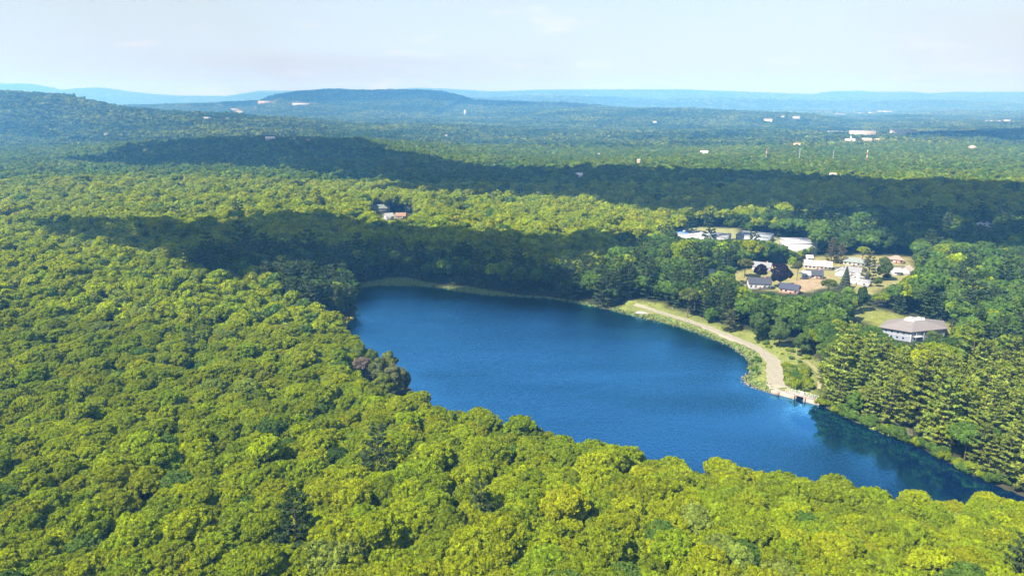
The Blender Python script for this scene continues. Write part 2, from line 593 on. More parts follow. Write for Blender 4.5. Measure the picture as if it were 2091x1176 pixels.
def strip(name, pts, width, m, lift=.07, step=1.0):
    """a ribbon laid over the ground along a line"""
    P = np.array(pts, float)
    L = np.concatenate([[0], np.cumsum(np.linalg.norm(np.diff(P, axis=0), axis=1))])
    s = np.arange(0, L[-1], step)
    X = np.interp(s, L, P[:, 0])
    Y = np.interp(s, L, P[:, 1])
    k = np.ones(9) / 9
    Xp, Yp = np.pad(X, 4, 'edge'), np.pad(Y, 4, 'edge')
    X, Y = np.convolve(Xp, k, 'valid'), np.convolve(Yp, k, 'valid')
    tx, ty = np.gradient(X), np.gradient(Y)
    q_ = np.hypot(tx, ty) + 1e-9
    nx_, ny_ = -ty / q_, tx / q_
    w = np.interp(s / L[-1], np.linspace(0, 1, len(width)), width) if hasattr(width, '__len__') else np.full(len(s), float(width))
    w = w * (1 + .10 * np.sin(s * .37) + .07 * np.sin(s * .91 + 1))
    cols = np.linspace(-.5, .5, 7)
    V, F = [], []
    for c in cols:
        x, y = X + nx_ * w * c, Y + ny_ * w * c
        z = np.maximum.reduce([height(x, y), height(x + .8, y), height(x - .8, y), height(x, y + .8), height(x, y - .8)])
        V.append(np.stack([x, y, z + lift], 1))
    n_ = len(s)
    V = np.concatenate(V)
    for j in range(len(cols) - 1):
        a = np.arange(n_ - 1) + j * n_
        F.append(np.stack([a, a + 1, a + 1 + n_, a + n_], 1))
    F = np.concatenate(F)[:, ::-1]
    return tag(link(name, mesh_np(name, V, F, [m], smooth_f=True)), kind="structure")


M_GRAVEL = plain("gravel", (0.222, 0.205, 0.155), .95, .2, .5, .1)
M_TRACK = plain("grass_track", (0.21, 0.19, 0.10), .95, .2, .4, .1)
M_ASPH = plain("asphalt", (0.09, 0.09, 0.092), .9, .15, .4, .2)
strip("dam_path", DAM_AXIS, [3.5, 4.6, 5.4, 5.6, 6, 7.5, 11], M_GRAVEL, .10)
strip("track", [at(u, v, 1) for u, v in [(1608, 722), (1635, 738), (1660, 757), (1674, 776), (1672, 800)]], 1.7, M_TRACK, .10)
strip("road", [at(u, v, 2) for u, v in [(1630, 562), (1700, 550), (1790, 545), (1860, 548)]], 4.5, M_ASPH, .10)

# ------------------------------------------------------------------ trees


def quads(C, N, S, rg_, asp=1.0):
    """leaf clumps: one irregular four-cornered face per centre"""
    n_ = len(C)
    N = N / (np.linalg.norm(N, axis=1, keepdims=True) + 1e-9)
    A = rg_.normal(size=(n_, 3))
    A -= (A * N).sum(1, keepdims=True) * N
    A /= np.linalg.norm(A, axis=1, keepdims=True) + 1e-9
    B = np.cross(N, A)
    S = np.asarray(S).reshape(-1, 1)
    f = lambda: rg_.uniform(.65, 1.1, (n_, 1))
    bend = N * S * rg_.uniform(-.25, .25, (n_, 1))
    V = np.stack([C + A * S * f() * asp + bend, C + B * S * f() - bend, C - A * S * f() * asp + bend, C - B * S * f() - bend], 1).reshape(-1, 3)
    F = np.arange(n_ * 4).reshape(-1, 4)
    return V, F


def crown_points(rg_, R, Hh, zc, lobes, nq, jit=.55, low=-.45, lob=(.32, .5)):
    """leaf clump centres over a crown made of many round lobes"""
    d = rg_.normal(size=(lobes, 3))
    d /= np.linalg.norm(d, axis=1, keepdims=True)
    d[:, 2] = np.where(d[:, 2] < low, -d[:, 2], d[:, 2])
    rr = rg_.uniform(.45, .82, (lobes, 1))
    lc = d * rr * np.array([R, R, Hh])
    lr = R * rg_.uniform(*lob, lobes) * (1.12 - .4 * rr[:, 0])
    p = lr ** 2 / (lr ** 2).sum()
    k = rg_.choice(lobes, int(nq * 2.4), p=p)
    dd = rg_.normal(size=(len(k), 3))
    dd /= np.linalg.norm(dd, axis=1, keepdims=True)
    out = lc[k] / (np.linalg.norm(lc[k], axis=1, keepdims=True) + 1e-9)
    dd = dd + out * .55 + np.array([0, 0, .25])
    dd /= np.linalg.norm(dd, axis=1, keepdims=True)
    pos = lc[k] + dd * lr[k][:, None] * rg_.uniform(.78, 1.08, (len(k), 1)) * np.array([1, 1, .85])
    dist = np.linalg.norm(pos[:, None, :] - lc[None], axis=2) / lr[None]
    ok = (dist > .72).all(1)
    pos, dd, k = pos[ok][:nq], dd[ok][:nq], k[ok][:nq]
    nn = dd + rg_.normal(size=dd.shape) * jit
    var = (1 + rg_.normal(size=lobes) * .10)[k] * (1 + rg_.normal(size=len(k)) * .14)
    pos[:, 2] += zc
    return pos, nn, var


def varcol(var, rg_):
    var = np.clip(var, .5, 1.6)
    h = rg_.normal(size=len(var)) * .06
    return np.stack([var * (1 + h), var, var * (1 - h), np.ones(len(var))], 1).astype(np.float32)


def tube(P, r, seg=6):
    P = np.asarray(P, float)
    V, F = [], []
    for i, p in enumerate(P):
        a = P[min(i + 1, len(P) - 1)] - P[max(i - 1, 0)]
        a /= np.linalg.norm(a) + 1e-9
        h = np.array([1, 0, 0]) if abs(a[0]) < .8 else np.array([0, 1, 0])
        u_ = np.cross(a, h)
        u_ /= np.linalg.norm(u_)
        w_ = np.cross(a, u_)
        for k in range(seg):
            t = 2 * math.pi * k / seg
            V.append(p + r[i] * (u_ * math.cos(t) + w_ * math.sin(t)))
    for i in range(len(P) - 1):
        for k in range(seg):
            F.append((i * seg + k, i * seg + (k + 1) % seg, (i + 1) * seg + (k + 1) % seg, (i + 1) * seg + k))
    return np.array(V), np.array(F)


def join(parts):
    V, F, o = [], [], 0
    for v, f in parts:
        V.append(v)
        F.append(f + o)
        o += len(v)
    return np.concatenate(V), np.concatenate(F)


def broad_trunk(rg_, H, zc, R, limbs=5):
    parts = [tube([(0, 0, -1), (.1, 0, zc * .4), (.2, .15, zc * .8), (.1, .3, zc + R * .3)], [.34, .26, .2, .07], 7)]
    for i in range(limbs):
        a = 2 * math.pi * (i + rg_.uniform(0, .6)) / limbs
        b = zc * rg_.uniform(.5, .85)
        e = np.array([math.cos(a), math.sin(a)]) * R * rg_.uniform(.55, .8)
        parts.append(tube([(.15, .1, b), (e[0] * .5, e[1] * .5, b + (zc - b) * .6 + .5), (e[0], e[1], zc + R * rg_.uniform(0, .4))], [.14, .1, .03], 5))
    return join(parts)


def broad_shape(rg_, R, Hh, zc, lobes, nq, size, jit=.55, **kw):
    pos, nn, var = crown_points(rg_, R, Hh, zc, lobes, nq, jit, **kw)
    V, F = quads(pos, nn, size * rg_.uniform(.6, 1.25, len(pos)), rg_)
    return V, F, varcol(var, rg_)


def pine_shape(rg_, H, R, nq_branch, size, whorls=12, bare=.12, tiers=True):
    """an old white pine: flat plates of needles on level branches, ragged towards the top"""
    C, N, V_ = [], [], []
    br = []
    for w in range(whorls):
        t = w / (whorls - 1)
        z = H * (bare + (1 - bare) * t ** .95) - .3
        rad = R * (1.02 - .58 * t ** 2.3) * rg_.uniform(.72, 1.12)
        nb = 5 if t < .8 else 4
        a0 = rg_.uniform(0, 6.28)
        for b in range(nb):
            a = a0 + 2 * math.pi * b / nb + rg_.normal() * .25
            L = rad * rg_.uniform(.65, 1.15)
            rise = L * (.10 + .35 * t)
            k = max(4, int(nq_branch * (L / R) * rg_.uniform(.8, 1.2)))
            s = rg_.uniform(.3, 1.0, k) ** .8
            wd = (.12 + .30 * s) * L * .62
            lat = rg_.uniform(-1, 1, k) * wd
            x = np.cos(a) * s * L - np.sin(a) * lat
            y = np.sin(a) * s * L + np.cos(a) * lat
            zz = z + rise * s ** 1.6 - .10 * np.abs(lat) + rg_.normal(size=k) * .13
            C.append(np.stack([x, y, zz], 1))
            nn = np.stack([np.cos(a) * .25 * np.ones(k), np.sin(a) * .25 * np.ones(k), np.ones(k)], 1) + rg_.normal(size=(k, 3)) * .7
            N.append(nn)
            V_.append(np.full(k, 1 + rg_.normal() * .13) * (1 + rg_.normal(size=k) * .12))
            br.append(((0, 0, z - .2), (math.cos(a) * L * .8, math.sin(a) * L * .8, z + rise * .6)))
    C, N, V_ = np.concatenate(C), np.concatenate(N), np.concatenate(V_)
    V, F = quads(C, N, size * rg_.uniform(.6, 1.2, len(C)), rg_)
    return V, F, varcol(V_, rg_), br


def pine_trunk(H, br, step=1):
    parts = [tube([(0, 0, -1), (0, 0, H * .5), (0, 0, H - .5)], [.36, .24, .05], 7)]
    for a, b in br[::step]:
        parts.append(tube([a, b], [.08, .025], 4))
    return join(parts)


def spruce_shape(rg_, H, R, n_, size):
    t = rg_.uniform(0, 1, n_) ** .75
    t = 1 - t
    a = rg_.uniform(0, 6.28, n_)
    tier = .82 + .18 * np.sin(t * 55)
    r = R * (1 - t) ** .9 * tier * rg_.uniform(.7, 1.05, n_) + .1
    C = np.stack([np.cos(a) * r, np.sin(a) * r, .8 + t * (H - .8) - .18 * r], 1)
    N = np.stack([np.cos(a), np.sin(a), np.full(n_, .8)], 1) + rg_.normal(size=(n_, 3)) * .4
    V, F = quads(C, N, size * rg_.uniform(.6, 1.2, n_) * (1.1 - .5 * t), rg_)
    return V, F, varcol(1 + rg_.normal(size=n_) * .15, rg_)


def leaf_mesh(name, V, F, col, m):
    return mesh_np(name, V, F, [m], attrs=[("leafvar", 'FACE', 'FLOAT_COLOR', col)])


def trunk_mesh(name, V, F):
    return mesh_np(name, V, F, [M_BARK], smooth_f=True)


BROAD, PINE = [], []           # (crown mesh, trunk mesh) pairs, about 16 m / 21 m tall
for i in range(9):
    rg_ = np.random.default_rng(100 + i)
    R, Hh, zc = rg_.uniform(4.6, 6.1), rg_.uniform(3.1, 4.4), rg_.uniform(10.2, 11.6)
    V, F, c = broad_shape(rg_, R, Hh, zc, int(rg_.integers(140, 185)), 8500, .35, jit=.8, lob=(.09, .21))
    BROAD.append((leaf_mesh("crown", V, F, c, M_LEAF), trunk_mesh("trunk", *broad_trunk(rg_, 15, zc, R)), (V, F, c)))
for i in range(6):
    rg_ = np.random.default_rng(200 + i)
    H = rg_.uniform(17, 20.5)
    V, F, c, br = pine_shape(rg_, H, rg_.uniform(4.6, 5.9), 92, .40, int(rg_.integers(9, 12)))
    PINE.append((leaf_mesh("crown", V, F, c, M_LEAF), trunk_mesh("trunk", *pine_trunk(H, br, 2)), (V, F, c)))

# sources for the forest mass
src = bpy.data.collections.new("forest_sources")


def source(i, V, F, col, TV=None, TF=None):
    nm = "forest_tree.%03d" % i
    if TV is not None:
        tcol = np.ones((len(TF), 4), np.float32)
        me = mesh_np(nm, np.concatenate([V, TV]), np.concatenate([F, TF + len(V)]), [M_LEAF_I, M_BARK], fmat=np.concatenate([np.zeros(len(F)), np.ones(len(TF))]),
                     attrs=[("leafvar", 'FACE', 'FLOAT_COLOR', np.concatenate([col, tcol]))])
    else:
        me = mesh_np(nm, V, F, [M_LEAF_I], attrs=[("leafvar", 'FACE', 'FLOAT_COLOR', col)])
    o = bpy.data.objects.new(nm, me)
    src.objects.link(o)


SI = {}
cnt = 0


def add_src(kind, *a):
    global cnt
    source(cnt, *a)
    SI.setdefault(kind, []).append(cnt)
    cnt += 1


for c_, t_, (V, F, c) in BROAD:
    me = t_
    tv = np.empty(len(me.vertices) * 3, np.float32)
    me.vertices.foreach_get("co", tv)
    tf = np.array([p.vertices[:] for p in me.polygons])
    add_src("broad_near", V, F, c, tv.reshape(-1, 3), tf)
for c_, t_, (V, F, c) in PINE:
    me = t_
    tv = np.empty(len(me.vertices) * 3, np.float32)
    me.vertices.foreach_get("co", tv)
    tf = np.array([p.vertices[:] for p in me.polygons])
    add_src("pine_near", V, F, c, tv.reshape(-1, 3), tf)
for i in range(8):
    rg_ = np.random.default_rng(300 + i)
    R, Hh, zc = rg_.uniform(4.4, 5.6), rg_.uniform(4.0, 5.4), rg_.uniform(9.5, 11.5)
    V, F, c = broad_shape(rg_, R, Hh, zc, int(rg_.integers(16, 24)), 1100, .72)
    add_src("broad_mid", V, F, c)
for i in range(4):
    rg_ = np.random.default_rng(400 + i)
    V, F, c, br = pine_shape(rg_, rg_.uniform(19, 23), rg_.uniform(4, 5), 22, .72, 11)
    add_src("pine_mid", V, F, c)


def grove(rg_, size, spacing, R0, nq, q, zlow=9.0, lobes=10, pines=.12):
    Vs, Fs, Cs, o = [], [], [], 0
    g = np.arange(-size / 2 + spacing / 2, size / 2, spacing)
    for x in g:
        for y in g:
            R = R0 * rg_.uniform(.75, 1.25)
            p, nn, var = crown_points(rg_, R, R * rg_.uniform(.8, 1.1), zlow + rg_.uniform(-3.0, 3.6), lobes, nq, .5)
            p[:, 0] += x + rg_.normal() * spacing * .25
            p[:, 1] += y + rg_.normal() * spacing * .25
            V, F = quads(p, nn, q * rg_.uniform(.6, 1.25, len(p)), rg_)
            b = max(.4, rg_.normal() * (.24 if R0 < 5 else .36) + 1)
            h = rg_.normal() * .07
            cc = varcol(var, rg_)
            if rg_.random() < pines:
                b *= .62
                h -= .12
            cc[:, :3] *= np.array([b * (1 + h), b, b * (1 - .5 * h)])
            Vs.append(V)
            Fs.append(F + o)
            Cs.append(cc)
            o += len(V)
    return np.concatenate(Vs), np.concatenate(Fs), np.concatenate(Cs).astype(np.float32)


for i in range(6):
    rg_ = np.random.default_rng(500 + i)
    add_src("grove_mid", *grove(rg_, 22.0, 7.4, 4.7, 420, .95, zlow=9.0, lobes=14))
for i in range(6):
    rg_ = np.random.default_rng(600 + i)
    add_src("grove_far", *grove(rg_, 44.0, 8.8, 5.4, 100, 1.8, lobes=7, pines=.3))
for i in range(4):
    rg_ = np.random.default_rng(700 + i)
    add_src("grove_horizon", *grove(rg_, 110.0, 18.0, 11.0, 40, 5.0, 7.0, lobes=5))

# ---- where the trees stand
T_YEL = (0.225, 0.272, 0.006)
T_OLI = (0.178, 0.232, 0.008)
T_MID = (0.090, 0.155, 0.022)
T_DEEP = (0.055, 0.100, 0.018)
T_PALE = (0.185, 0.235, 0.035)
T_PINE = (0.060, 0.092, 0.030)
T_PINEY = (0.190, 0.235, 0.034)


def jgrid(x0, x1, y0, y1, s, jit, rg_):
    ys = np.arange(y0, y1, s * .866)
    out = []
    for j, y in enumerate(ys):
        xs = np.arange(x0, x1, s) + (s / 2 if j % 2 else 0)
        out.append(np.stack([xs, np.full(len(xs), y)], 1))
    P = np.concatenate(out)
    return P + rg_.uniform(-jit, jit, P.shape)


def in_view(P, pad):
    return np.abs(P[:, 0]) < P[:, 1] * (CU / FPX / CP) * 1.10 + pad


def open_mask(P, margin=1.5, tan_only=False):
    m = np.zeros(len(P), bool)
    if not tan_only:
        for q in OPEN:
            sd = signed(q, P[:, 0], P[:, 1])
            m |= sd < margin
    for q in TAN_FAR:
        m |= inside(q, P[:, 0], P[:, 1])
    return m


# ---- trees that stand out one by one: kind, label, foot of the trunk in the picture, width and height there, shape, tint
T_PURP, T_LIME, T_TAN = (0.022, 0.012, 0.024), (0.21, 0.30, 0.018), (0.175, 0.155, 0.075)
OWN = [
    ("purple_leaved_tree", "large dark purple-leaved tree between the white and peach houses", 1592, 586, 52, 52, 'round', T_PURP),
    ("purple_leaved_tree", "smaller dark purple-leaved tree behind the white house", 1552, 570, 33, 34, 'round', T_PURP),
    ("spruce_tree", "pointed dark spruce in front of the white sheds", 1725, 590, 26, 46, 'spruce', (.07, .085, .045)),
    ("lawn_tree", "small round tree alone on the green lawn", 1791, 585, 20, 22, 'round', (.095, .13, .02)),
    ("conifer_tree", "taller tan conifer behind the ranch house", 1697, 536, 30, 54, 'pine', (.13, .12, .055)),
    ("conifer_tree", "shorter tan conifer beside the taller one", 1716, 538, 25, 45, 'pine', T_TAN),
    ("broadleaf_tree", "yellow-green tree above the grey-green roofed ranch house", 1760, 536, 28, 36, 'broad', T_YEL),
    ("conifer_tree", "loose grey-green conifer at the right of the white sheds", 1772, 575, 36, 66, 'pine', (.12, .125, .055)),
    ("broadleaf_tree", "full green tree beside the loose grey-green conifer", 1803, 572, 36, 52, 'round', (.085, .125, .03)),
    ("purple_leaved_tree", "little dark red bush-like tree under the full green tree", 1811, 571, 20, 14, 'round', T_PURP),
    ("broadleaf_tree", "small lime tree peeping over the large purple tree", 1618, 548, 24, 26, 'round', T_LIME),
    ("broadleaf_tree", "grey-green tree standing right of the large purple tree", 1627, 572, 24, 44, 'broad', (.115, .125, .045)),
    ("broadleaf_tree", "olive tree with a wispy top near the grey-roofed house", 1520, 566, 36, 42, 'broad', (.125, .135, .03)),
    ("broadleaf_tree", "small round olive tree beside the grey-roofed house", 1477, 562, 19, 20, 'round', (.10, .125, .03)),
    ("broadleaf_tree", "lime green tree by the road behind the clubhouse, widest of three", 1944, 668, 40, 58, 'broad', T_LIME),
    ("broadleaf_tree", "slimmer lime green tree beside the widest lime one", 1982, 652, 30, 48, 'broad', T_LIME),
    ("broadleaf_tree", "lime tree with a rounded top deep in the right wood", 2030, 650, 36, 50, 'round', (.20, .26, .02)),
    ("broadleaf_tree", "lime tree lowest on the slope behind the clubhouse", 2000, 690, 34, 42, 'broad', T_LIME),
    ("broadleaf_tree", "bright yellow-green tree below the clubhouse", 1900, 762, 46, 44, 'round', (.18, .21, .03)),
    ("broadleaf_tree", "rounded tree hiding a corner of the clubhouse", 1902, 712, 38, 42, 'round', (.095, .13, .03)),
    ("broadleaf_tree", "broad grey-green tree between the clubhouse and the dirt patch", 1962, 722, 62, 66, 'round', (.10, .125, .035)),
    ("broadleaf_tree", "wide pale green tree in front of the shaded wood, farther one", 1958, 545, 58, 46, 'round', (.11, .15, .035)),
    ("broadleaf_tree", "wide green tree in front of the shaded wood beside the brick house", 1882, 558, 58, 54, 'round', (.09, .14, .03)),
    ("broadleaf_tree", "dry tan-yellow tree in the right wood", 2003, 575, 26, 28, 'broad', (.19, .15, .05)),
    ("broadleaf_tree", "tall light green tree at the head of the dam path", 1404, 649, 46, 68, 'broad', (.125, .155, .04)),
    ("broadleaf_tree", "small dense bright green tree beside the dam path", 1451, 660, 32, 34, 'round', (.09, .17, .02)),
    ("pine_tree", "pale soft pine leaning over the dam path", 1490, 676, 36, 50, 'pine', (.12, .135, .045)),
    ("broadleaf_tree", "big dark green tree standing over the middle of the dam", 1545, 697, 52, 66, 'round', (.075, .12, .028)),
    ("broadleaf_tree", "mid green tree on the dam's edge before the thicket", 1590, 708, 50, 58, 'round', (.085, .13, .028)),
    ("broadleaf_tree", "rounded green tree above the grass track", 1636, 724, 44, 50, 'round', (.09, .14, .028)),
    ("broadleaf_tree", "lime-green heart-shaped tree in front of the hamlet", 1728, 641, 42, 62, 'round', (.13, .21, .025)),
    ("pine_tree", "dark spreading pine beside the parking lot", 1693, 645, 52, 52, 'pine', (.045, .075, .025)),
    ("broadleaf_tree", "dark tree at the corner of the clubhouse field", 1757, 636, 34, 56, 'round', (.04, .07, .022)),
    ("broadleaf_tree", "small dead tan tree beside the dark spreading pine", 1651, 641, 18, 32, 'broad', (.20, .16, .11)),
    ("broadleaf_tree", "rusty brown small tree left of the dead tan one", 1627, 634, 18, 22, 'broad', (.18, .10, .06)),
    ("broadleaf_tree", "olive tree in front of the brown yard", 1690, 606, 36, 40, 'broad', (.12, .15, .03)),
    ("broadleaf_tree", "glowing yellow-green tree in the middle distance", 1021, 446, 42, 32, 'round', (.22, .27, .03)),
    ("broadleaf_tree", "grey leafless-looking tree on the lake's near bank", 741, 782, 42, 60, 'broad', (.20, .165, .135)),
    ("broadleaf_tree", "pale olive tree overhanging the water beside the grey tree", 810, 806, 60, 72, 'round', (.145, .155, .06)),
    ("broadleaf_tree", "pale green tree beside the grey tree, set back from the water", 776, 790, 52, 70, 'round', (.13, .155, .05)),
    ("broadleaf_tree", "leafy green tree between the grey tree and the lake", 762, 768, 46, 62, 'round', (.12, .16, .03)),
    ("broadleaf_tree", "green tree at the very tip of the wooded point, touching the water", 826, 803, 36, 52, 'round', (.13, .15, .05)),
    ("broadleaf_tree", "yellow-green tree behind the olive one on the wooded point", 795, 770, 46, 60, 'round', (.16, .19, .03)),
    ("broadleaf_tree", "green tree on the lake side slope above the grey tree", 735, 752, 46, 60, 'round', (.14, .19, .02)),
    ("broadleaf_tree", "low olive tree in front of the wooded point", 785, 812, 54, 58, 'round', (.16, .20, .02)),
    ("broadleaf_tree", "big sunlit green tree at the tip of the pine clump", 686, 645, 46, 72, 'round', (.10, .13, .03)),
    ("broadleaf_tree", "pale round bush tree on the inlet's bank", 1850, 896, 34, 26, 'round', (.20, .19, .10)),
    ("broadleaf_tree", "lush bright green tree at the water's edge near the footbridge", 1742, 842, 40, 50, 'round', (.11, .19, .02)),
    ("broadleaf_tree", "silvery pale tree standing above the near shore", 1738, 1074, 44, 58, 'broad', (.19, .21, .07)),
]
OWN_AT = {}
for a in OWN:
    q = at(a[2], a[3], 1.5)
    for _ in range(4):
        q = at(a[2], a[3], float(height(*q)))
    OWN_AT[(a[2], a[3])] = np.array([q[0], q[1], float(height(*q))])

# single trees out to 700 m
PINE_STAND = poly([(1672, 815), (1700, 835), (1760, 862), (1880, 910), (2000, 972), (2130, 1030), (2500, 1200), (2500, 830), (2091, 800), (1960, 775), (1860, 762), (1760, 760), (1684, 772)], 6)
PINE_CLUMP = poly([(540, 622), (600, 590), (690, 590), (735, 610), (730, 655), (650, 652), (560, 640)], 5)
PINE_FAR = poly([(380, 600), (480, 560), (760, 545), (1000, 560), (1130, 575), (1270, 590), (1400, 600), (1480, 640), (1300, 640), (1130, 612), (900, 590), (735, 580), (560, 620)], 6)
RIGHT = poly([(1200, 640), (1260, 560), (1400, 480), (1700, 460), (2600, 480), (2600, 900), (2091, 830), (1680, 780), (1560, 690), (1396, 640)], 5)



def near_wood(Q):
    """the low young wood on the slopes on the drone's side of the lake"""
    m = Q[:, 1] < 520
    for q in (RIGHT, PINE_FAR, PINE_CLUMP, PINE_STAND):
        m &= ~inside(q, Q[:, 0], Q[:, 1])
    return m


P = jgrid(-800, 800, 45, 900, 5.3, 1.8, rng)
P = P[in_view(P, 60)]
P = P[~inside(PINE_STAND, P[:, 0], P[:, 1])]
G = jgrid(-420, 420, 45, 525, 4.35, 1.45, rng)
G = G[in_view(G, 60)]
P = np.concatenate([P[~near_wood(P)], G[near_wood(G)]])
G = jgrid(40, 420, 100, 420, 5.2, 2.1, rng)
P = np.concatenate([P, G[inside(PINE_STAND, G[:, 0], G[:, 1])]])
sdl = signed(LAKE, P[:, 0], P[:, 1])
P = P[(sdl > 1.6) & ~open_mask(P)]
for a in OWN:
    q = OWN_AT[(a[2], a[3])]
    r = a[4] / FPX * project(q)[2] * .5
    P = P[np.hypot(P[:, 0] - q[0], P[:, 1] - q[1]) > r * .8 + 1.6]

kind = np.zeros(len(P), int)              # 0 broadleaf, 1 pine
r_ = rng.random(len(P))
x, y = P[:, 0], P[:, 1]
st = inside(PINE_STAND, x, y)
cl = inside(PINE_CLUMP, x, y)
fr_ = inside(PINE_FAR, x, y)
ri = inside(RIGHT, x, y) & ~st
kind[st & (r_ < .72)] = 1
kind[cl & (r_ < .75)] = 1
kind[fr_ & (r_ < .5)] = 1
kind[ri & (r_ < .14)] = 1
kind[(~(st | cl | fr_ | ri)) & (r_ < .004)] = 1
# patches of like trees drift through the wood
pt = wav(x, y, 70, 2) * .5 + rng.normal(size=len(P)) * .62
tint = np.empty((len(P), 3))
fore = ~(st | cl | fr_ | ri)
beyond = fore & (y > 470)
for i in range(len(P)):
    if kind[i]:
        b = np.array(T_PINEY if st[i] else T_PINE)
    elif ri[i] or fr_[i] or cl[i]:
        b = np.array(T_DEEP if pt[i] < -.55 else T_MID if pt[i] < .75 else T_OLI if pt[i] < 1.35 else T_YEL)
        if st[i]:
            b = np.array(T_OLI)
    else:
        b = np.array(T_DEEP if pt[i] < -1.95 else T_MID if pt[i] < -1.25 else T_OLI if pt[i] < -.05 else T_YEL if pt[i] < 1.25 else T_PALE)
    tint[i] = b * (1 + rng.normal() * (.17 if st[i] else .10)) * (1 + rng.normal(size=3) * .03)
cls = np.where(kind == 1, 9, np.where(pt < -1.25, 0, np.where(pt < -.05, 1, np.where(pt < 1.25, 2, 3))))
scl = np.clip(1 + rng.normal(size=len(P)) * .19, .6, 1.5)
scl[st] *= .92 * np.clip(1 + rng.normal(size=st.sum()) * .14, .7, 1.35)
nw = near_wood(P)
scl[nw] *= .86 - .18 * smooth((np.hypot(x[nw], y[nw]) - 140) / 130)
pz = height(x, y)
top = np.stack([x, y, pz + 12 * scl], 1)
tu, tv_, dep = project(top)
inframe = (tu > 0) & (tu < 2091) & (tv_ > 0) & (tv_ < 1170)
dist = np.sqrt(x ** 2 + y ** 2 + (CAM_H - pz - 10) ** 2)
rank = dist / scl
rank[~inframe] = 1e9

LOOK = [np.array(q, float) for q in (
    [(722, 735), (760, 718), (800, 740), (836, 765), (838, 803), (800, 800), (750, 778)],
    [(1797, 640), (1850, 638), (1945, 652), (1942, 672), (1892, 690), (1865, 699), (1832, 692), (1797, 668)], [(1675, 653), (1765, 630), (1815, 640), (1800, 662), (1690, 652)],
    [(1500, 562), (1545, 545), (1640, 530), (1660, 525), (1870, 525), (1870, 560), (1780, 603), (1735, 600), (1690, 592), (1640, 602), (1525, 592), (1500, 575)],
    [(1376, 466), (1500, 470), (1578, 476), (1604, 488), (1656, 487), (1656, 503), (1622, 514), (1598, 500), (1575, 490), (1490, 488), (1385, 484)],
    [(1588, 575), (1630, 573), (1630, 602), (1590, 600)], [(1432, 549), (1462, 552), (1458, 568), (1438, 566)], [(1995, 698), (2022, 702), (2020, 728), (1998, 726)],
    [(1924, 680), (1946, 683), (1944, 704), (1928, 702)], [(760, 417), (812, 420), (845, 422), (842, 447), (780, 449), (758, 432)], [(932, 429), (950, 430), (950, 438), (930, 438)],
    [(730, 446), (742, 446), (742, 458), (731, 458)], [(1988, 456), (2030, 458), (2030, 474), (1990, 472)],
    [(1340, 629), (1396, 647), (1487, 676), (1561, 697), (1616, 713), (1652, 735), (1684, 753), (1684, 772), (1668, 803), (1668, 818), (1610, 806), (1530, 780), (1515, 770), (1530, 740), (1490, 706), (1390, 669), (1300, 648)],
    [(735, 580), (790, 572), (830, 571), (890, 582), (900, 587), (730, 586)])]
Ht = np.where(kind == 1, 21.0, 16.0) * scl
done = np.zeros(len(P), bool)
fit = np.zeros(len(P))
for f in (1.0, .8, .6, .45, .32, .22):
    bad = np.zeros(len(P), bool)
    for k in (1.0, .72, .45):
        for side in (-1, 0, 1):
            if k == 1.0 and side:
                continue
            qu, qv, qd = project(np.stack([x, y, pz + Ht * f * k], 1))
            qu = qu + side * 3.6 * scl * f / qd * FPX
            for q in LOOK:
                bad |= inside(q, qu, qv)
    ok = ~bad & ~done
    fit[ok] = f
    done |= ok
scl = scl * np.maximum(fit, .01)
keep_t = done
P, kind, tint, cls, scl, pz, x, y, rank, st, cl, fr_, ri, fore, tu = [a[keep_t] for a in (P, kind, tint, cls, scl, pz, x, y, rank, st, cl, fr_, ri, fore, tu)]
rank = rank / np.maximum(fit[keep_t], .01)
single = np.zeros(len(P), bool)
bidx = np.where(kind == 0)[0]
single[bidx[np.argsort(rank[bidx])[:290]]] = True
pidx = np.where(kind == 1)[0]
single[pidx[np.argsort(rank[pidx])[:270]]] = True
single &= rank < 1e8

ORD = ("first second third fourth fifth sixth seventh eighth ninth tenth eleventh twelfth thirteenth fourteenth fifteenth sixteenth seventeenth eighteenth "
       "nineteenth twentieth").split()


def tree(name, label, cat, pair, loc, rotz, sc, tint_, group=None, sz=None):
    t = thing(name, label, cat, loc, rotz, group)
    t.scale = (sc, sc, sz or sc)
    c = link("crown", pair[0], t)
    c.color = (*tint_, 1)
    link("trunk", pair[1], t)
    return t


sdP = signed(LAKE, x, y)
shore_b = sorted([i for i in np.where(single & (kind == 0) & fore)[0] if sdP[i] < 9], key=lambda i: tu[i])
shore_p = sorted([i for i in np.where(single & (kind == 1) & st)[0] if sdP[i] < 9], key=lambda i: tu[i])
cl_p = sorted([i for i in np.where(single & (kind == 1) & cl)[0]], key=lambda i: tu[i])
CLS = ["deep green", "olive green", "bright yellow-green", "pale grey-green"]
GRP = ["deep green trees of the near wood", "olive trees of the near wood", "yellow-green trees of the near wood", "pale trees of the near wood"]
lab = {}
for k, i in enumerate(shore_b):
    if k < 60:
        tens, one = divmod(k, 20)
        lead = ["", "twentieth and ", "fortieth and "][tens]
        lab[i] = ("%s tree on the near shore, %s along from the grey-leaved tree" % (CLS[cls[i]], ORD[k] if k < 20 else ORD[one] + " past the " + ["", "twentieth", "fortieth"][tens]), "near shore trees")
for k, i in enumerate(shore_p[:20]):
    lab[i] = ("pine at the water's edge of the dark inlet, %s from the footbridge" % ORD[k], "pines along the inlet")
for k, i in enumerate(cl_p[:20]):
    lab[i] = ("dark pine in the clump beside the yellow grass spit, %s from its far end" % ORD[k], "pines beside the grass spit")
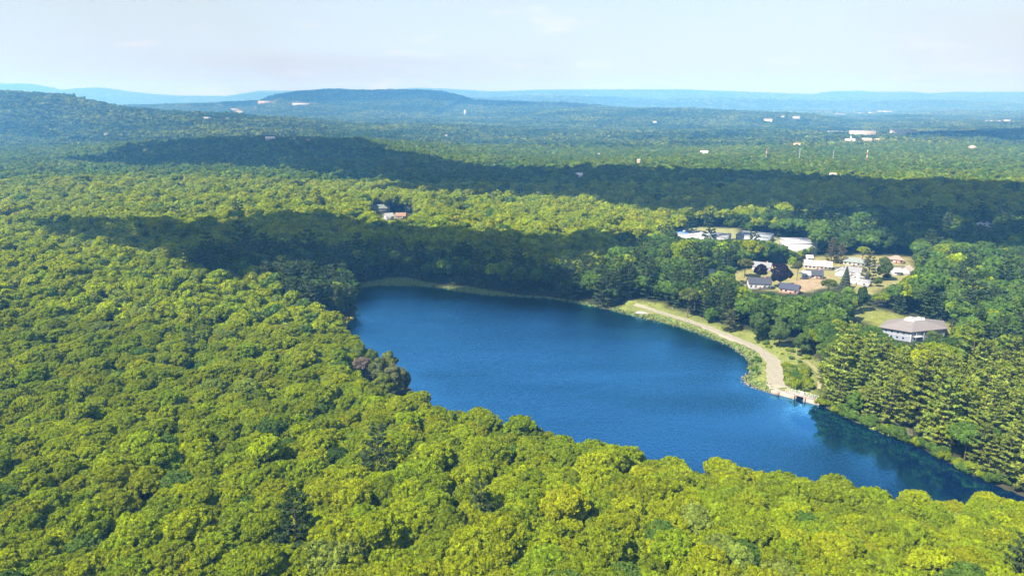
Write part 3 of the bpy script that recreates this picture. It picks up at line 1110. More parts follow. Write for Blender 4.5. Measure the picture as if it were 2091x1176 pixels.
for i in np.where(single)[0]:
    if i in lab:
        L, G = lab[i]
    elif kind[i] == 0:
        if st[i] or ri[i] or cl[i] or fr_[i]:
            L, G = "green broadleaf tree growing among the pines of the stand beyond the inlet", "broadleaf trees among the pines"
        else:
            L, G = "%s broadleaf tree with a rounded crown inside the sunlit wood nearest the drone" % CLS[cls[i]], GRP[cls[i]]
    elif st[i]:
        L, G = "yellow-green pine with layered branches deep in the pine stand behind the inlet", "pines of the stand behind the inlet"
    elif fr_[i] or ri[i]:
        L, G = "dark blue-green pine in the wood on the far side of the lake and dam", "pines beyond the lake"
    else:
        L, G = "lone dark pine standing among the broadleaf trees of the near wood", "pines of the near wood"
    pair = PINE[rng.integers(len(PINE))] if kind[i] else BROAD[rng.integers(len(BROAD))]
    tree("pine_tree" if kind[i] else "broadleaf_tree", L, "tree", pair, (x[i], y[i], pz[i] - .2), rng.uniform(0, 6.28), scl[i], tint[i], G)

# ---- the rest of the wood: one mass of points
FP, FI, FS, FT = [], [], [], []


def put(xy, zz, ids, sc, tn):
    FP.append(np.column_stack([xy, zz]))
    FI.append(ids)
    FS.append(sc)
    FT.append(tn)


rest = ~single
nearm = rest & (y < 330)
midm = rest & ~nearm
for m, kb, kp in ((nearm, "broad_near", "pine_near"), (midm, "broad_mid", "pine_mid")):
    ids = np.where(kind[m] == 1, rng.choice(SI[kp], m.sum()), rng.choice(SI[kb], m.sum()))
    put(P[m], pz[m] - .2, ids, scl[m], tint[m])

Y0 = 908
G = jgrid(-1800, 1800, Y0, 1900, 20.0, 2.5, rng)
G = G[in_view(G, 60)]
G = G[~open_mask(G, 6)]
gt = wav(G[:, 0], G[:, 1], 260, 1) * .7 + rng.normal(size=len(G)) * .35
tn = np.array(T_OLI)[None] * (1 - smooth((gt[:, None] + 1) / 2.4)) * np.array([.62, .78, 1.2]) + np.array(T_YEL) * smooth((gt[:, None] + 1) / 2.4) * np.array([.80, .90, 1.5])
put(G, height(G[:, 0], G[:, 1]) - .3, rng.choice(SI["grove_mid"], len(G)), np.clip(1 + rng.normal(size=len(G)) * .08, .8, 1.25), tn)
n_near_pts = sum(len(a) for a in FP)

G = jgrid(-4600, 4600, 1900, 5600, 40.0, 5, rng)
G = G[in_view(G, 100)]
G = G[~open_mask(G, 0, True)]
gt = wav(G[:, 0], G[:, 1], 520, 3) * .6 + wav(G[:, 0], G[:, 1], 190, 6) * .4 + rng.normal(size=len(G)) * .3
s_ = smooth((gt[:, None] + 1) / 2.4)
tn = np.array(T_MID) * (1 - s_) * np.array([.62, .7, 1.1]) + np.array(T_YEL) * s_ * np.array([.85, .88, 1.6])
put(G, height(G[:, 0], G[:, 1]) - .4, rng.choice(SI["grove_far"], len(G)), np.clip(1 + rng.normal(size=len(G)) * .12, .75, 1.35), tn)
G = jgrid(-10500, 10500, 5600, 14200, 100.0, 15, rng)
G = G[in_view(G, 200)]
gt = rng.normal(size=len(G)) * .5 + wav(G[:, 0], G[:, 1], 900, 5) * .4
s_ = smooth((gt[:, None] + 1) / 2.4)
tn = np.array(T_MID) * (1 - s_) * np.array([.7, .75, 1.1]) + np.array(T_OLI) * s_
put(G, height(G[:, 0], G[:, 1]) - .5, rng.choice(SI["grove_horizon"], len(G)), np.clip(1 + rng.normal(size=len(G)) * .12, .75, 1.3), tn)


def scatter(name, pts, ids, sc, tn, label):
    me = bpy.data.meshes.new(name)
    me.vertices.add(len(pts))
    me.vertices.foreach_set("co", np.asarray(pts, np.float32).ravel())
    n_ = len(pts)
    for nm, typ, arr, key in (("pick", 'INT', ids.astype(np.int32), "value"),
                              ("turn", 'FLOAT_VECTOR', np.column_stack([np.zeros(n_), np.zeros(n_), rng.uniform(0, 6.28, n_)]).astype(np.float32), "vector"),
                              ("grow", 'FLOAT_VECTOR', np.column_stack([sc * rng.uniform(.92, 1.08, n_), sc * rng.uniform(.92, 1.08, n_), sc]).astype(np.float32), "vector"),
                              ("tint", 'FLOAT_COLOR', np.column_stack([tn, np.ones(n_)]).astype(np.float32), "color")):
        a = me.attributes.new(nm, typ, 'POINT')
        a.data.foreach_set(key, arr.ravel())
    o = link(name, me)
    tag(o, label, "wood", kind="stuff")
    ng = bpy.data.node_groups.new(name, 'GeometryNodeTree')
    ng.interface.new_socket("Geometry", in_out='INPUT', socket_type='NodeSocketGeometry')
    ng.interface.new_socket("Geometry", in_out='OUTPUT', socket_type='NodeSocketGeometry')
    N, Lk = ng.nodes, ng.links
    gi, go = N.new("NodeGroupInput"), N.new("NodeGroupOutput")
    iop = N.new("GeometryNodeInstanceOnPoints")
    ci = N.new("GeometryNodeCollectionInfo")
    ci.inputs["Collection"].default_value = src
    ci.inputs["Separate Children"].default_value = True
    ci.inputs["Reset Children"].default_value = True
    iop.inputs["Pick Instance"].default_value = True

    def attr(nm, typ):
        a = N.new("GeometryNodeInputNamedAttribute")
        a.data_type = typ
        a.inputs["Name"].default_value = nm
        return [s for s in a.outputs if s.name == "Attribute" and s.enabled][0]
    e2r = N.new("FunctionNodeEulerToRotation")
    Lk.new(attr("turn", 'FLOAT_VECTOR'), e2r.inputs[0])
    Lk.new(e2r.outputs[0], iop.inputs["Rotation"])
    Lk.new(attr("grow", 'FLOAT_VECTOR'), iop.inputs["Scale"])
    Lk.new(attr("pick", 'INT'), iop.inputs["Instance Index"])
    Lk.new(gi.outputs[0], iop.inputs["Points"])
    Lk.new(ci.outputs[0], iop.inputs["Instance"])
    Lk.new(iop.outputs[0], go.inputs[0])
    md = o.modifiers.new("trees", 'NODES')
    md.node_group = ng
    return o


FP, FI, FS, FT = np.concatenate(FP), np.concatenate(FI), np.concatenate(FS), np.concatenate(FT)
a, b = slice(0, n_near_pts), slice(n_near_pts, None)
scatter("forest", FP[a], FI[a], FS[a], FT[a], "green wooded land around the lake, beyond the nearest trees")
scatter("distant_forest", FP[b], FI[b], FS[b], FT[b], "hazy blue-green woods spreading over the far valley and ridges")
print("POINTS", len(FP), "SINGLES", int(single.sum()))
# ------------------------------------------------------------------ buildings


def ground_at(u, v, up=0.0):
    """where the sight line through a picture point meets the ground (or a level UP metres over it)"""
    d = ray(u, v)
    t = np.linspace(60, 13500, 5400)
    X, Y, Z = d[0] * t, d[1] * t, CAM_H + d[2] * t
    below = np.where(Z < height(X, Y) + up)[0]
    k = below[0] if len(below) else len(t) - 1
    t2 = np.linspace(t[max(k - 1, 0)], t[k], 60)
    X, Y, Z = d[0] * t2, d[1] * t2, CAM_H + d[2] * t2
    b = np.where(Z < height(X, Y) + up)[0]
    j = b[0] if len(b) else 59
    return np.array([X[j], Y[j], float(height(X[j], Y[j]))])


def per_px(p):
    return project(p)[2] / FPX


def ico(sub=2):
    import bmesh
    bm = bmesh.new()
    bmesh.ops.create_icosphere(bm, subdivisions=sub, radius=1)
    V = np.array([v.co[:] for v in bm.verts])
    F = np.array([[v.index for v in f.verts] for f in bm.faces])
    bm.free()
    return V, F


class MB:
    def __init__(self):
        self.V, self.F, self.Q = [], [], []
        self.n = 0

    def verts(self, v):
        self.V.extend(v)
        self.n += len(v)
        return self.n - len(v)

    def box(self, x0, x1, y0, y1, z0, z1):
        o = self.verts([(x0, y0, z0), (x1, y0, z0), (x1, y1, z0), (x0, y1, z0), (x0, y0, z1), (x1, y0, z1), (x1, y1, z1), (x0, y1, z1)])
        self.Q += [(o, o + 3, o + 2, o + 1), (o + 4, o + 5, o + 6, o + 7), (o, o + 1, o + 5, o + 4), (o + 1, o + 2, o + 6, o + 5), (o + 2, o + 3, o + 7, o + 6), (o + 3, o, o + 4, o + 7)]
        return self

    def poly(self, pts):
        o = self.verts(pts)
        if len(pts) == 4:
            self.Q.append((o, o + 1, o + 2, o + 3))
        else:
            for k in range(1, len(pts) - 1):
                self.F.append((o, o + k, o + k + 1))
        return self

    def bar(self, a, b, r):
        V, F = tube([a, b], [r, r], 4)
        o = self.verts([tuple(v) for v in V])
        self.Q += [tuple(int(i) + o for i in f) for f in F]
        self.Q += [(o + 3, o + 2, o + 1, o), (o + 4, o + 5, o + 6, o + 7)]
        return self

    def build(self, name, m, parent, loc=None):
        fl = ([np.array(self.Q)] if self.Q else []) + ([np.array(self.F)] if self.F else [])
        return link(name, mesh_np(name, np.array(self.V, float), fl, [m]), parent, loc)


_mc = {}


def paint_mat(col, rough=.6):
    k = tuple(round(c, 3) for c in col)
    if k not in _mc:
        _mc[k] = plain("painted_surface", col, rough, .07, .35, .3)
    return _mc[k]


M_GLASS = plain("window_glass", (.03, .04, .055), .12, .2, .5, .6)
M_TRIM = plain("white_trim", (.40, .40, .40), .5, .04, 1, .3)
WHITE, CREAM, GREYR, DARKR, PINKR, TANW = (.36, .36, .36), (.36, .32, .26), (.17, .175, .18), (.04, .043, .055), (.26, .18, .15), (.34, .26, .19)


def building(name, label, cat, u, v, w, d, h, rot=0, roof='gable', wall=WHITE, top=GREYR, pitch=.38, up=0.0, win=0, group=None, chimney=False, buried=0.0, seam=False):
    p = ground_at(u, v, up)
    az = math.atan2(p[0], p[1])
    t = thing(name, label, cat, (p[0], p[1], p[2]), -az + math.radians(rot), group)
    W, D = w / 2, d / 2
    wm, tm = paint_mat(wall), paint_mat(top, .75)
    b = MB().box(-W, W, -D, D, -1.0, h)
    rise = D * pitch * 2
    if roof == 'gable':
        b.poly([(-W, -D, h), (-W, 0, h + rise - .02), (-W, D, h)][::-1])
        b.poly([(W, -D, h), (W, D, h), (W, 0, h + rise - .02)])
        b.build("wall", wm, t)
        r = MB()
        o = .45
        for s in (-1, 1):
            e = (s * (D + o), h - o * pitch * 2 * 1.0)
            A = [(-W - o, 0, h + rise + .05), (W + o, 0, h + rise + .05), (W + o, e[0], e[1] + .05), (-W - o, e[0], e[1] + .05)]
            B = [(q[0], q[1], q[2] + .2) for q in A]
            if s > 0:
                A, B = A[::-1], B[::-1]
            r.poly(A)
            r.poly(B[::-1])
            for k in range(4):
                k2 = (k + 1) % 4
                r.poly([A[k2], A[k], B[k], B[k2]])
        ro = r.build("roof", tm, t)
    elif roof == 'hip':
        b.build("wall", wm, t)
        o = .6
        L = max(W - D, .3)
        r = MB()
        c = [(-W - o, -D - o, h), (W + o, -D - o, h), (W + o, D + o, h), (-W - o, D + o, h)]
        a1, a2 = (-L, 0, h + rise), (L, 0, h + rise)
        r.poly([c[0], c[1], a2, a1]).poly([c[2], c[3], a1, a2]).poly([c[1], c[2], a2]).poly([c[3], c[0], a1]).poly(c[::-1])
        r.V = [(x_, y_, z_ + .05) for x_, y_, z_ in r.V]
        ro = r.build("roof", tm, t)
    else:
        b.build("wall", wm, t)
        r = MB().box(-W - .15, W + .15, -D - .15, D + .15, h + .003, h + .35)
        ro = r.build("roof", tm, t)
        pr = MB()
        pr.box(-W - .2, W + .2, -D - .2, -D + .1, h + .353, h + .7).box(-W - .2, W + .2, D - .1, D + .2, h + .353, h + .7)
        pr.box(-W - .2, -W + .1, -D + .103, D - .103, h + .353, h + .7).box(W - .1, W + .2, -D + .103, D - .103, h + .353, h + .7)
        pr.build("parapet", wm, ro)
        for k in range(max(1, int(w / 14))):
            x0 = -W + w * (k + .5) / max(1, int(w / 14))
            MB().box(x0 - 1.2, x0 + 1.2, -1, 1, h + .353, h + 1.3).build("roof_vent", paint_mat((.5, .5, .5)), ro)
    if chimney:
        MB().box(W * .45, W * .45 + .8, -.1, .7, h + rise * .4, h + rise + 1.0).build("chimney", paint_mat((.30, .16, .12)), ro)
    for k in range(win):
        x0 = -W + w * (k + .5) / win
        if win > 2 and k == win // 2:
            MB().box(x0 - .5, x0 + .5, -D - .06, -D - .003, .1, 2.2).build("door", paint_mat((.25, .12, .08)), t)
        else:
            f = MB().box(x0 - .75, x0 + .75, -D - .05, -D - .003, h * .38, h * .38 + 1.3).build("window", M_TRIM, t)
            MB().box(x0 - .62, x0 + .62, -D - .07, -D - .053, h * .38 + .12, h * .38 + 1.18).build("pane", M_GLASS, f)
    return t


# -- the two-storey clubhouse beyond the pines
def clubhouse():
    h, tp = 5.5, 2.9
    zb = float(height(*at(1862, 692, 1)))
    c = at(1862, 677, zb + h)
    e = at(1800, 667, zb + h)
    f = at(1930, 670, zb + h)
    back = c / np.linalg.norm(c)
    W = np.array([c, f, f + back * 15 + (c - f) * .12, e + back * 15 + (c - e) * .2, e]) - c       # a blunt corner towards the lake, wings to either side
    t = thing("clubhouse", "two-storey blue-grey building with a wide brown hipped roof and white flat top", "building", (c[0], c[1], zb))
    cen = W.mean(0)

    def ring(k, z, off=0.0):
        return [tuple(cen + (p - cen) * k) + (z,) for p in W]

    def loft(m, A, B):
        n_ = len(A)
        for i in range(n_):
            m.poly([A[i], A[(i + 1) % n_], B[(i + 1) % n_], B[i]])
    w = MB()
    loft(w, ring(1, -1), ring(1, h))
    w.poly(ring(1, h))
    w.build("wall", paint_mat((.22, .255, .32)), t)
    r = MB()
    loft(r, ring(1.09, h - .3), ring(1.09, h + .03))
    loft(r, ring(1.09, h + .03), ring(.36, h + tp))
    r.poly(ring(.36, h + tp))
    r.poly(ring(1.09, h - .3)[::-1])
    ro = r.build("roof", paint_mat((.155, .14, .132), .85), t)
    ft = MB()
    loft(ft, ring(.34, h + tp + .003), ring(.34, h + tp + .6))
    ft.poly(ring(.34, h + tp + .6))
    ft.build("flat_top", M_TRIM, ro)
    for k in range(3):
        a = cen + (W[k + 1] - cen) * .15
        MB().box(a[0] - .7, a[0] + .7, a[1] - .7, a[1] + .7, h + tp + .603, h + tp + 1.3).build("roof_vent", paint_mat((.4, .4, .4)), ro)
    tr = MB()
    for a, b in ((W[4], W[0]), (W[0], W[1])):
        d = (b - a) / np.linalg.norm(b - a)
        nn = np.array([d[1], -d[0]])

        def slab(m, s0, s1, z0, z1, o0, o1):
            q = [a + d * s0 + nn * o0, a + d * s1 + nn * o0, a + d * s1 + nn * o1, a + d * s0 + nn * o1]
            lo, hi = [tuple(p) + (z0,) for p in q], [tuple(p) + (z1,) for p in q]
            lo, hi = lo[::-1], hi[::-1]
            loft(m, lo, hi)
            m.poly(hi)
            m.poly(lo[::-1])
            return m
        L = float(np.linalg.norm(b - a))
        slab(tr, 0, L, 2.6, 2.9, .003, .10)
        slab(tr, 0, .35, -.5, h - .35, .103, .16)
        slab(tr, L - .35, L, -.5, h - .35, .103, .16)
        nw = 4
        for z0 in (.8, 3.4):
            for k in range(nw):
                s0 = 1.6 + k * (L - 3) / nw
                fr = slab(MB(), s0, s0 + 1.3, z0, z0 + 1.35, .003, .07).build("window", M_TRIM, t)
                slab(MB(), s0 + .12, s0 + 1.18, z0 + .12, z0 + 1.23, .073, .09).build("pane", M_GLASS, fr)
    tr.build("trim", M_TRIM, t)
    bl = MB()
    d = (W[1] - W[0]) / np.linalg.norm(W[1] - W[0])
    nn = np.array([d[1], -d[0]])
    q = [W[0] + d * .8 + nn * .2, W[0] + d * 5.5 + nn * .2, W[0] + d * 5.5 + nn * 2.2, W[0] + d * .8 + nn * 2.2]
    loft(bl, [tuple(p) + (2.9,) for p in q][::-1], [tuple(p) + (3.05,) for p in q][::-1])
    bl.poly([tuple(p) + (3.05,) for p in q][::-1])
    for p in q[2:]:
        bl.bar((p[0], p[1], -.5), (p[0], p[1], h - .4), .09)
    bl.bar((*q[2], 4.0), (*q[3], 4.0), .06)
    bl.build("balcony", M_TRIM, t)


clubhouse()

b_ = building("warehouse", "long low white building with a blue covered roof end beside the tan field", "building", 1432, 489, 46, 20, 5, -14, 'flat', WHITE, (.30, .31, .33))
MB().box(-22.5, -10, -9.5, 9.5, 5.36, 5.48).build("roof_cover", paint_mat((.06, .15, .42)), [c for c in b_.children if c.name.startswith("roof")][0])
building("warehouse", "pale grey flat-roofed building between the blue-ended one and the bright white one", "building", 1541, 491, 27, 20, 5, -14, 'flat', (.28, .30, .32), (.24, .26, .28))
building("warehouse", "bright white flat-roofed warehouse with a tall front, nearest the two tan conifers", "building", 1628, 513, 21, 24, 8, 22, 'flat', (.40, .40, .40), (.33, .34, .36))
HG = "houses of the hamlet beyond the dam"
for a in (
    ("cream long ranch house with a pale roof above the dry lawn", 1669, 548, 21, 9, 2.9, 4, 'gable', CREAM, (.36, .32, .28), 7),
    ("grey-green roofed ranch house under the tan conifers", 1745, 541, 17, 9, 2.9, -6, 'hip', (.36, .34, .28), (.16, .18, .16), 5),
    ("cream house with a dark roof facing the brown yard", 1662, 567, 12, 8, 2.9, 8, 'gable', CREAM, DARKR, 4),
    ("small white garage beside the dark roofed cream house", 1645, 567, 6, 6, 2.8, 8, 'gable', WHITE, WHITE, 1),
    ("white house with a gable turned to the lake beside the spruce", 1717, 564, 7, 8, 3.6, 82, 'gable', WHITE, WHITE, 2),
    ("white house with a grey roof behind the long white sheds", 1742, 561, 12, 8, 3.0, -12, 'gable', WHITE, GREYR, 3),
    ("white house with a charcoal roof next to the purple-leaved trees", 1549, 588, 16, 9, 4.2, 12, 'gable', WHITE, DARKR, 5),
    ("grey house partly behind the smaller purple-leaved tree", 1556, 551, 14, 8, 3.2, -8, 'gable', (.55, .50, .50), GREYR, 3),
    ("little red-brown shed between the two purple-leaved trees", 1570, 553, 4.2, 4, 2.6, 5, 'gable', (.50, .18, .13), (.50, .22, .16), 1),
    ("peach-walled house with a dark blue roof by the brown yard", 1612, 597, 13, 8, 3.2, -14, 'gable', (.38, .25, .19), (.035, .04, .065), 4),
    ("brick house with a pinkish roof up by the trees", 1829, 536, 11, 8, 3.0, 6, 'hip', (.45, .28, .22), PINKR, 3),
    ("white house with a bright gable below the pinkish roof", 1850, 559, 8, 8, 3.4, 70, 'gable', WHITE, CREAM, 2),
    ("small white house beside the dark red bush", 1829, 561, 6, 6, 2.8, 30, 'gable', WHITE, WHITE, 1),
    ("grey-roofed house alone in the trees near the olive tree", 1446, 568, 10, 9, 3.4, 60, 'gable', (.55, .56, .58), (.38, .40, .42), 2),
    ("tiny white shed at the back of the long ranch house", 1652, 531, 5, 4, 2.5, 10, 'gable', WHITE, (.6, .58, .55), 1),
):
    building("house", a[0], "house", a[1], a[2], a[3] * .86, a[4] * .86, a[5] * .9, a[6], a[7], a[8], a[9], win=a[10], group=HG, chimney=a[3] > 11)
for a in (("long white shed with a flat roof at the edge of the green lawn", 1752, 581, 15, 5, 3.0, -24), ("shorter white shed with a flat roof behind the long one", 1758, 571, 10, 5, 3.0, -10)):
    building("shed", a[0], "shed", a[1], a[2], a[3], a[4], a[5], a[6], 'flat', WHITE, WHITE, win=3, group="white sheds by the lawn")
MG = "houses in the woods beyond the lake"
for a in (
    ("tan house with a pale roof in the shaded wood", 2003, 471, 9, 8, 6, 10, 'gable', TANW, (.60, .58, .56)),
    ("pale grey house next to the tan one in the shaded wood", 2019, 473, 9, 7, 5, -8, 'gable', (.5, .56, .62), (.45, .52, .60)),
    ("white gable showing above the shaded treetops", 1938, 446, 6, 9, 11, 80, 'gable', WHITE, (.6, .65, .7)),
    ("small white house high on the shaded ridge", 1917, 386, 6, 8, 12, 75, 'gable', WHITE, (.75, .7, .7)),
    ("teal steep-roofed house on the shaded ridge", 1982, 392, 5, 7, 12, 60, 'gable', (.35, .62, .66), (.3, .6, .65)),
    ("white gabled house in shade above the long low warehouse", 1497, 428, 7, 8, 13, 65, 'gable', (.6, .68, .78), (.55, .6, .68)),
    ("rosy house half hidden in the middle of the shaded ridge", 1180, 369, 12, 8, 13, 5, 'gable', (.55, .38, .38), (.62, .50, .50)),
    ("pale blue gable peeping from the shaded ridge", 1008, 351, 5, 7, 14, 80, 'gable', (.5, .68, .75), (.5, .65, .7)),
    ("wide grey-roofed house among sunlit trees", 778, 433, 18, 9, 4.5, 4, 'gable', (.2, .21, .19), (.12, .14, .125)),
    ("white house in front of the wide grey roof", 794, 449, 8, 7, 4, 20, 'gable', (.3, .3, .3), (.24, .24, .24)),
    ("brown-roofed house beside the white one", 819, 447, 10, 7, 3.5, -10, 'gable', (.26, .2, .15), (.20, .125, .08)),
    ("small grey house right of the wide grey roof", 834, 431, 8, 7, 5, 0, 'gable', (.5, .5, .48), (.42, .43, .42)),
    ("tan-roofed house alone in the sunlit strip", 941, 437, 10, 7, 9, 6, 'gable', TANW, (.58, .45, .33)),
    ("narrow white house at the shaded wood's edge", 736, 458, 4, 7, 10, 85, 'gable', CREAM, WHITE),
):
    building("house", a[0], "house", a[1], a[2], a[3], a[4], a[5], a[6], a[7], a[8], a[9], up=(5.0 if a[2] < 428 else 0), group=MG, win=2)
# far buildings standing out of the tree tops
FARW, FARC = (.25, .25, .25), (.27, .24, .20)
FG = "far buildings in the valley"
for k, (lb, u, v, wpx, hpx, dep_, wl_, tp_, rf) in enumerate((
    ("small white pyramid-roofed house in the sunlit wood below the hill", 217, 277, 6, 5, 8, FARW, FARW, 'hip'),
    ("pale building at the start of the long tan clearing", 424, 243, 14, 3, 12, FARW, FARW, 'flat'),
    ("second pale building on the long tan clearing", 462, 244, 12, 3, 12, FARC, FARW, 'flat'),
    ("tan building behind the shaded ridge", 552, 287, 18, 5, 14, TANW, (.6, .5, .42), 'gable'),
    ("white house among tan plots behind the shaded ridge", 598, 289, 10, 5, 10, FARW, FARC, 'gable'),
    ("pinkish house among tan plots behind the shaded ridge", 632, 291, 12, 5, 10, (.65, .5, .45), TANW, 'gable'),
    ("broken row of white and rust blocks at the foot of the blue hill", 546, 211, 36, 4, 20, (.27, .22, .20), FARW, 'flat'),
    ("long white hall at the foot of the blue hill", 622, 214, 48, 3, 16, FARW, FARW, 'flat'),
    ("white tower block standing in the hazy valley", 950, 236, 5, 10, 14, FARW, FARW, 'flat'),
    ("large cream institution with stepped wings", 1760, 277, 48, 9, 30, (.32, .28, .24), FARW, 'flat'),
    ("second cream institution on the same rise", 1843, 275, 48, 9, 30, (.33, .29, .24), FARC, 'flat'),
    ("low pale annex beside the first institution", 1712, 273, 46, 4, 20, (.22, .22, .23), (.24, .24, .25), 'flat'),
    ("cream gabled house below the institutions", 1770, 290, 18, 6, 14, FARC, FARC, 'gable'),
    ("pinkish house under the institutions", 1794, 289, 16, 4, 12, (.66, .52, .46), TANW, 'gable'),
    ("cream round-roofed house alone on the sunlit hillside", 1985, 305, 14, 6, 12, FARC, FARC, 'hip'),
    ("orange-roofed house in the sunlit valley", 1627, 299, 12, 4, 12, (.62, .38, .26), (.62, .34, .22), 'gable'),
    ("pale low house far beyond the ridge", 1438, 315, 14, 4, 12, FARC, (.7, .68, .62), 'gable'),
    ("white house on the hazy rise", 1625, 244, 14, 4, 22, FARW, FARW, 'gable'),
    ("small white house left of the one on the hazy rise", 1598, 242, 6, 4, 18, FARW, FARW, 'gable'),
    ("pale long house below the two on the hazy rise", 1568, 249, 16, 4, 20, (.7, .66, .62), TANW, 'gable'),
    ("white sheds on the far plain", 1716, 236, 22, 3, 40, FARW, FARW, 'flat'),
    ("short white block on the far plain", 1755, 234, 10, 3, 40, FARW, FARW, 'flat'),
    ("pinkish block on the far plain", 1780, 233, 12, 3, 40, (.7, .6, .58), FARW, 'flat'),
    ("widest white block on the far plain", 1806, 231, 28, 4, 40, FARW, FARW, 'flat'),
    ("low pink and white works on the far plain", 2028, 249, 26, 2, 30, (.72, .6, .56), FARW, 'flat'),
    ("white block beside the low works", 2056, 250, 12, 5, 30, FARW, FARW, 'flat'),
    ("white speck of a house in the middle valley", 911, 281, 5, 5, 10, FARW, FARW, 'gable'),
    ("lone white house in hazy green", 1222, 319, 5, 4, 10, (.7, .78, .82), FARW, 'gable'),
    ("tan house just over the shaded ridge", 1304, 333, 6, 6, 10, TANW, FARC, 'gable'),
    ("pale house far up the valley", 1337, 253, 7, 4, 18, FARW, FARW, 'gable'),
    ("pale barn beside the masts", 1700, 361, 12, 5, 14, (.7, .65, .55), FARC, 'gable'),
    ("white block on the far blue ridge", 1199, 198, 7, 3, 60, FARW, FARW, 'flat'),
)):
    p = ground_at(u, v, 12.0)
    m_ = per_px(p)
    building("house" if rf != 'flat' and wpx < 40 else "far_building", lb, "house" if rf != 'flat' else "building", u, v, wpx * m_, max(8.0, min(dep_, wpx * m_)), 12.5 + hpx * m_ * (.7 if rf != 'flat' else 1), (k * 37) % 21 - 10, rf, wl_, tp_, up=12.0, group=FG, pitch=.3)

# church with a spire
p = ground_at(1736, 291, 11.0)
m_ = per_px(p)
ch = building("church", "white church with a thin spire below the institutions", "church", 1735, 291, 18 * m_, 12, 11 + 4 * m_, 12, 'gable', CREAM, (.7, .64, .58), up=11.0)
sp = MB().box(-2, 2, -9.5, -6.1, 0, 11 + 7 * m_)
sp.build("tower", paint_mat(CREAM), ch)
MB().poly([(-2.2, -9.7, 11.1 + 7 * m_), (2.2, -9.7, 11.1 + 7 * m_), (0, -7.8, 11 + 15 * m_)]).poly([(2.2, -9.7, 11.1 + 7 * m_), (2.2, -5.9, 11.1 + 7 * m_), (0, -7.8, 11 + 15 * m_)]).poly(
    [(2.2, -5.9, 11.1 + 7 * m_), (-2.2, -5.9, 11.1 + 7 * m_), (0, -7.8, 11 + 15 * m_)]).poly([(-2.2, -5.9, 11.1 + 7 * m_), (-2.2, -9.7, 11.1 + 7 * m_), (0, -7.8, 11 + 15 * m_)]).build("spire", paint_mat((.6, .6, .62)), ch)

# -- radio masts
M_RED, M_WHT, M_GRY = paint_mat((.55, .10, .06)), paint_mat((.8, .8, .8)), paint_mat((.5, .5, .5))
for lb, u, vt, bands, wd in (("red and white banded lattice mast, the leftmost and most vivid of four", 1566, 304, (0, 1), .95), ("thin grey lattice mast next to the vivid banded one", 1634, 304, (2, 2), .5),
                             ("thin grey lattice mast next to the paler banded one", 1703, 307, (2, 2), .5), ("paler banded lattice mast, the rightmost of four", 1772, 307, (1, 0), .85)):
    q_ = at_y(u, vt, 1330.0)
    zb = float(height(q_[0], q_[1]))
    H = q_[2] - zb
    t = thing("radio_mast", lb, "mast", (q_[0], q_[1], zb), 0.3, "radio masts beyond the ridge")
    ns = 7
    for k in range(ns):
        z0, z1 = H * k / ns, H * (k + 1) / ns
        b = MB()
        C3 = [(wd * math.cos(a), wd * math.sin(a)) for a in (.5, 2.6, 4.7)]
        for i in range(3):
            c0, c1 = C3[i], C3[(i + 1) % 3]
            b.bar((*c0, z0), (*c0, z1 - .01), .16)
            for s_ in range(3):
                za, zc_ = z0 + (z1 - z0) * s_ / 3, z0 + (z1 - z0) * (s_ + 1) / 3
                b.bar((*c0, za + .1), (*c1, zc_ - .1), .09)
        b.build("mast_section", (M_RED, M_WHT, M_GRY)[bands[k % 2]], t)

# -- the spillway footbridge at the end of the dam
A = at(1606, 799, 1.6)
B = at(1669, 815, 1.6)
L = float(np.linalg.norm(B - A))
M_CON = plain("concrete", (.27, .225, .19), .85, .12, .8, .2)
M_STEEL = plain("galvanised_rail", (.60, .60, .58), .5, .08, 2, .4)
t = thing("footbridge", "concrete spillway footbridge with metal railings at the end of the dam", "bridge", (A[0], A[1], 0), math.atan2(B[1] - A[1], B[0] - A[0]))
MB().box(0, L, -1.3, 1.3, 1.35, 1.65).build("deck", M_CON, t)
for x0, x1 in ((-2.2, L * .36), (L * .66, L + 1.5)):
    MB().box(x0, x1, -2.2, 1.9, -2.0, 1.347).build("abutment", M_CON, t)
for x0 in (L * .30, L * .64):
    MB().box(x0, x0 + .5, -3.0, -2.203, -2.0, 2.1).build("pier", M_CON, t)
MB().box(L * .36 + .003, L * .66 - .003, .6, .8, -2, .5).build("sluice_gate", paint_mat((.12, .10, .09)), t)
for y0 in (-1.2, 1.2):
    r = MB()
    n_ = 8
    for k in range(n_ + 1):
        r.box(L * k / n_ - .05, L * k / n_ + .05, y0 - .05, y0 + .05, 1.653, 2.8)
    for z0 in (2.2, 2.75):
        r.bar((0, y0, z0), (L, y0, z0), .05)
    r.build("railing", M_STEEL, t)
for s_ in (-1, 1):
    MB().box(-5.5, -2.203, s_ * 1.2 - 1.6, s_ * 1.2 - 1.1, -.8, 1.75).build("wing_wall", M_CON, t)
mid = A + (B - A) * .52
ub = thing("utility_box", "white metal cabinet standing on the spillway footbridge", "cabinet", (mid[0], mid[1], 1.653), math.atan2(B[1] - A[1], B[0] - A[0]))
MB().box(-.6, .6, -.35, .35, 0, 1.5).build("cabinet", M_TRIM, ub)
MB().box(-.68, .68, -.43, .43, 1.503, 1.6).build("lid", M_STEEL, ub)
MB().box(-.5, .5, -.38, -.353, .15, 1.35).build("door", paint_mat((.7, .7, .72)), ub)
p = at(1313, 638, 1.5)
t = thing("boat_ramp", "pale concrete slab at the far end of the dam path", "slab", (p[0], p[1], float(height(*p))), -.35)
MB().box(-4.0, 4.0, -2.0, 2.0, -.4, .42).build("slab", paint_mat((.36, .31, .25)), t)
MB().box(-4.0, -3.6, -2.0, 2.0, .423, .7).box(3.6, 4.0, -2.0, 2.0, .423, .7).build("kerb", M_CON, t)

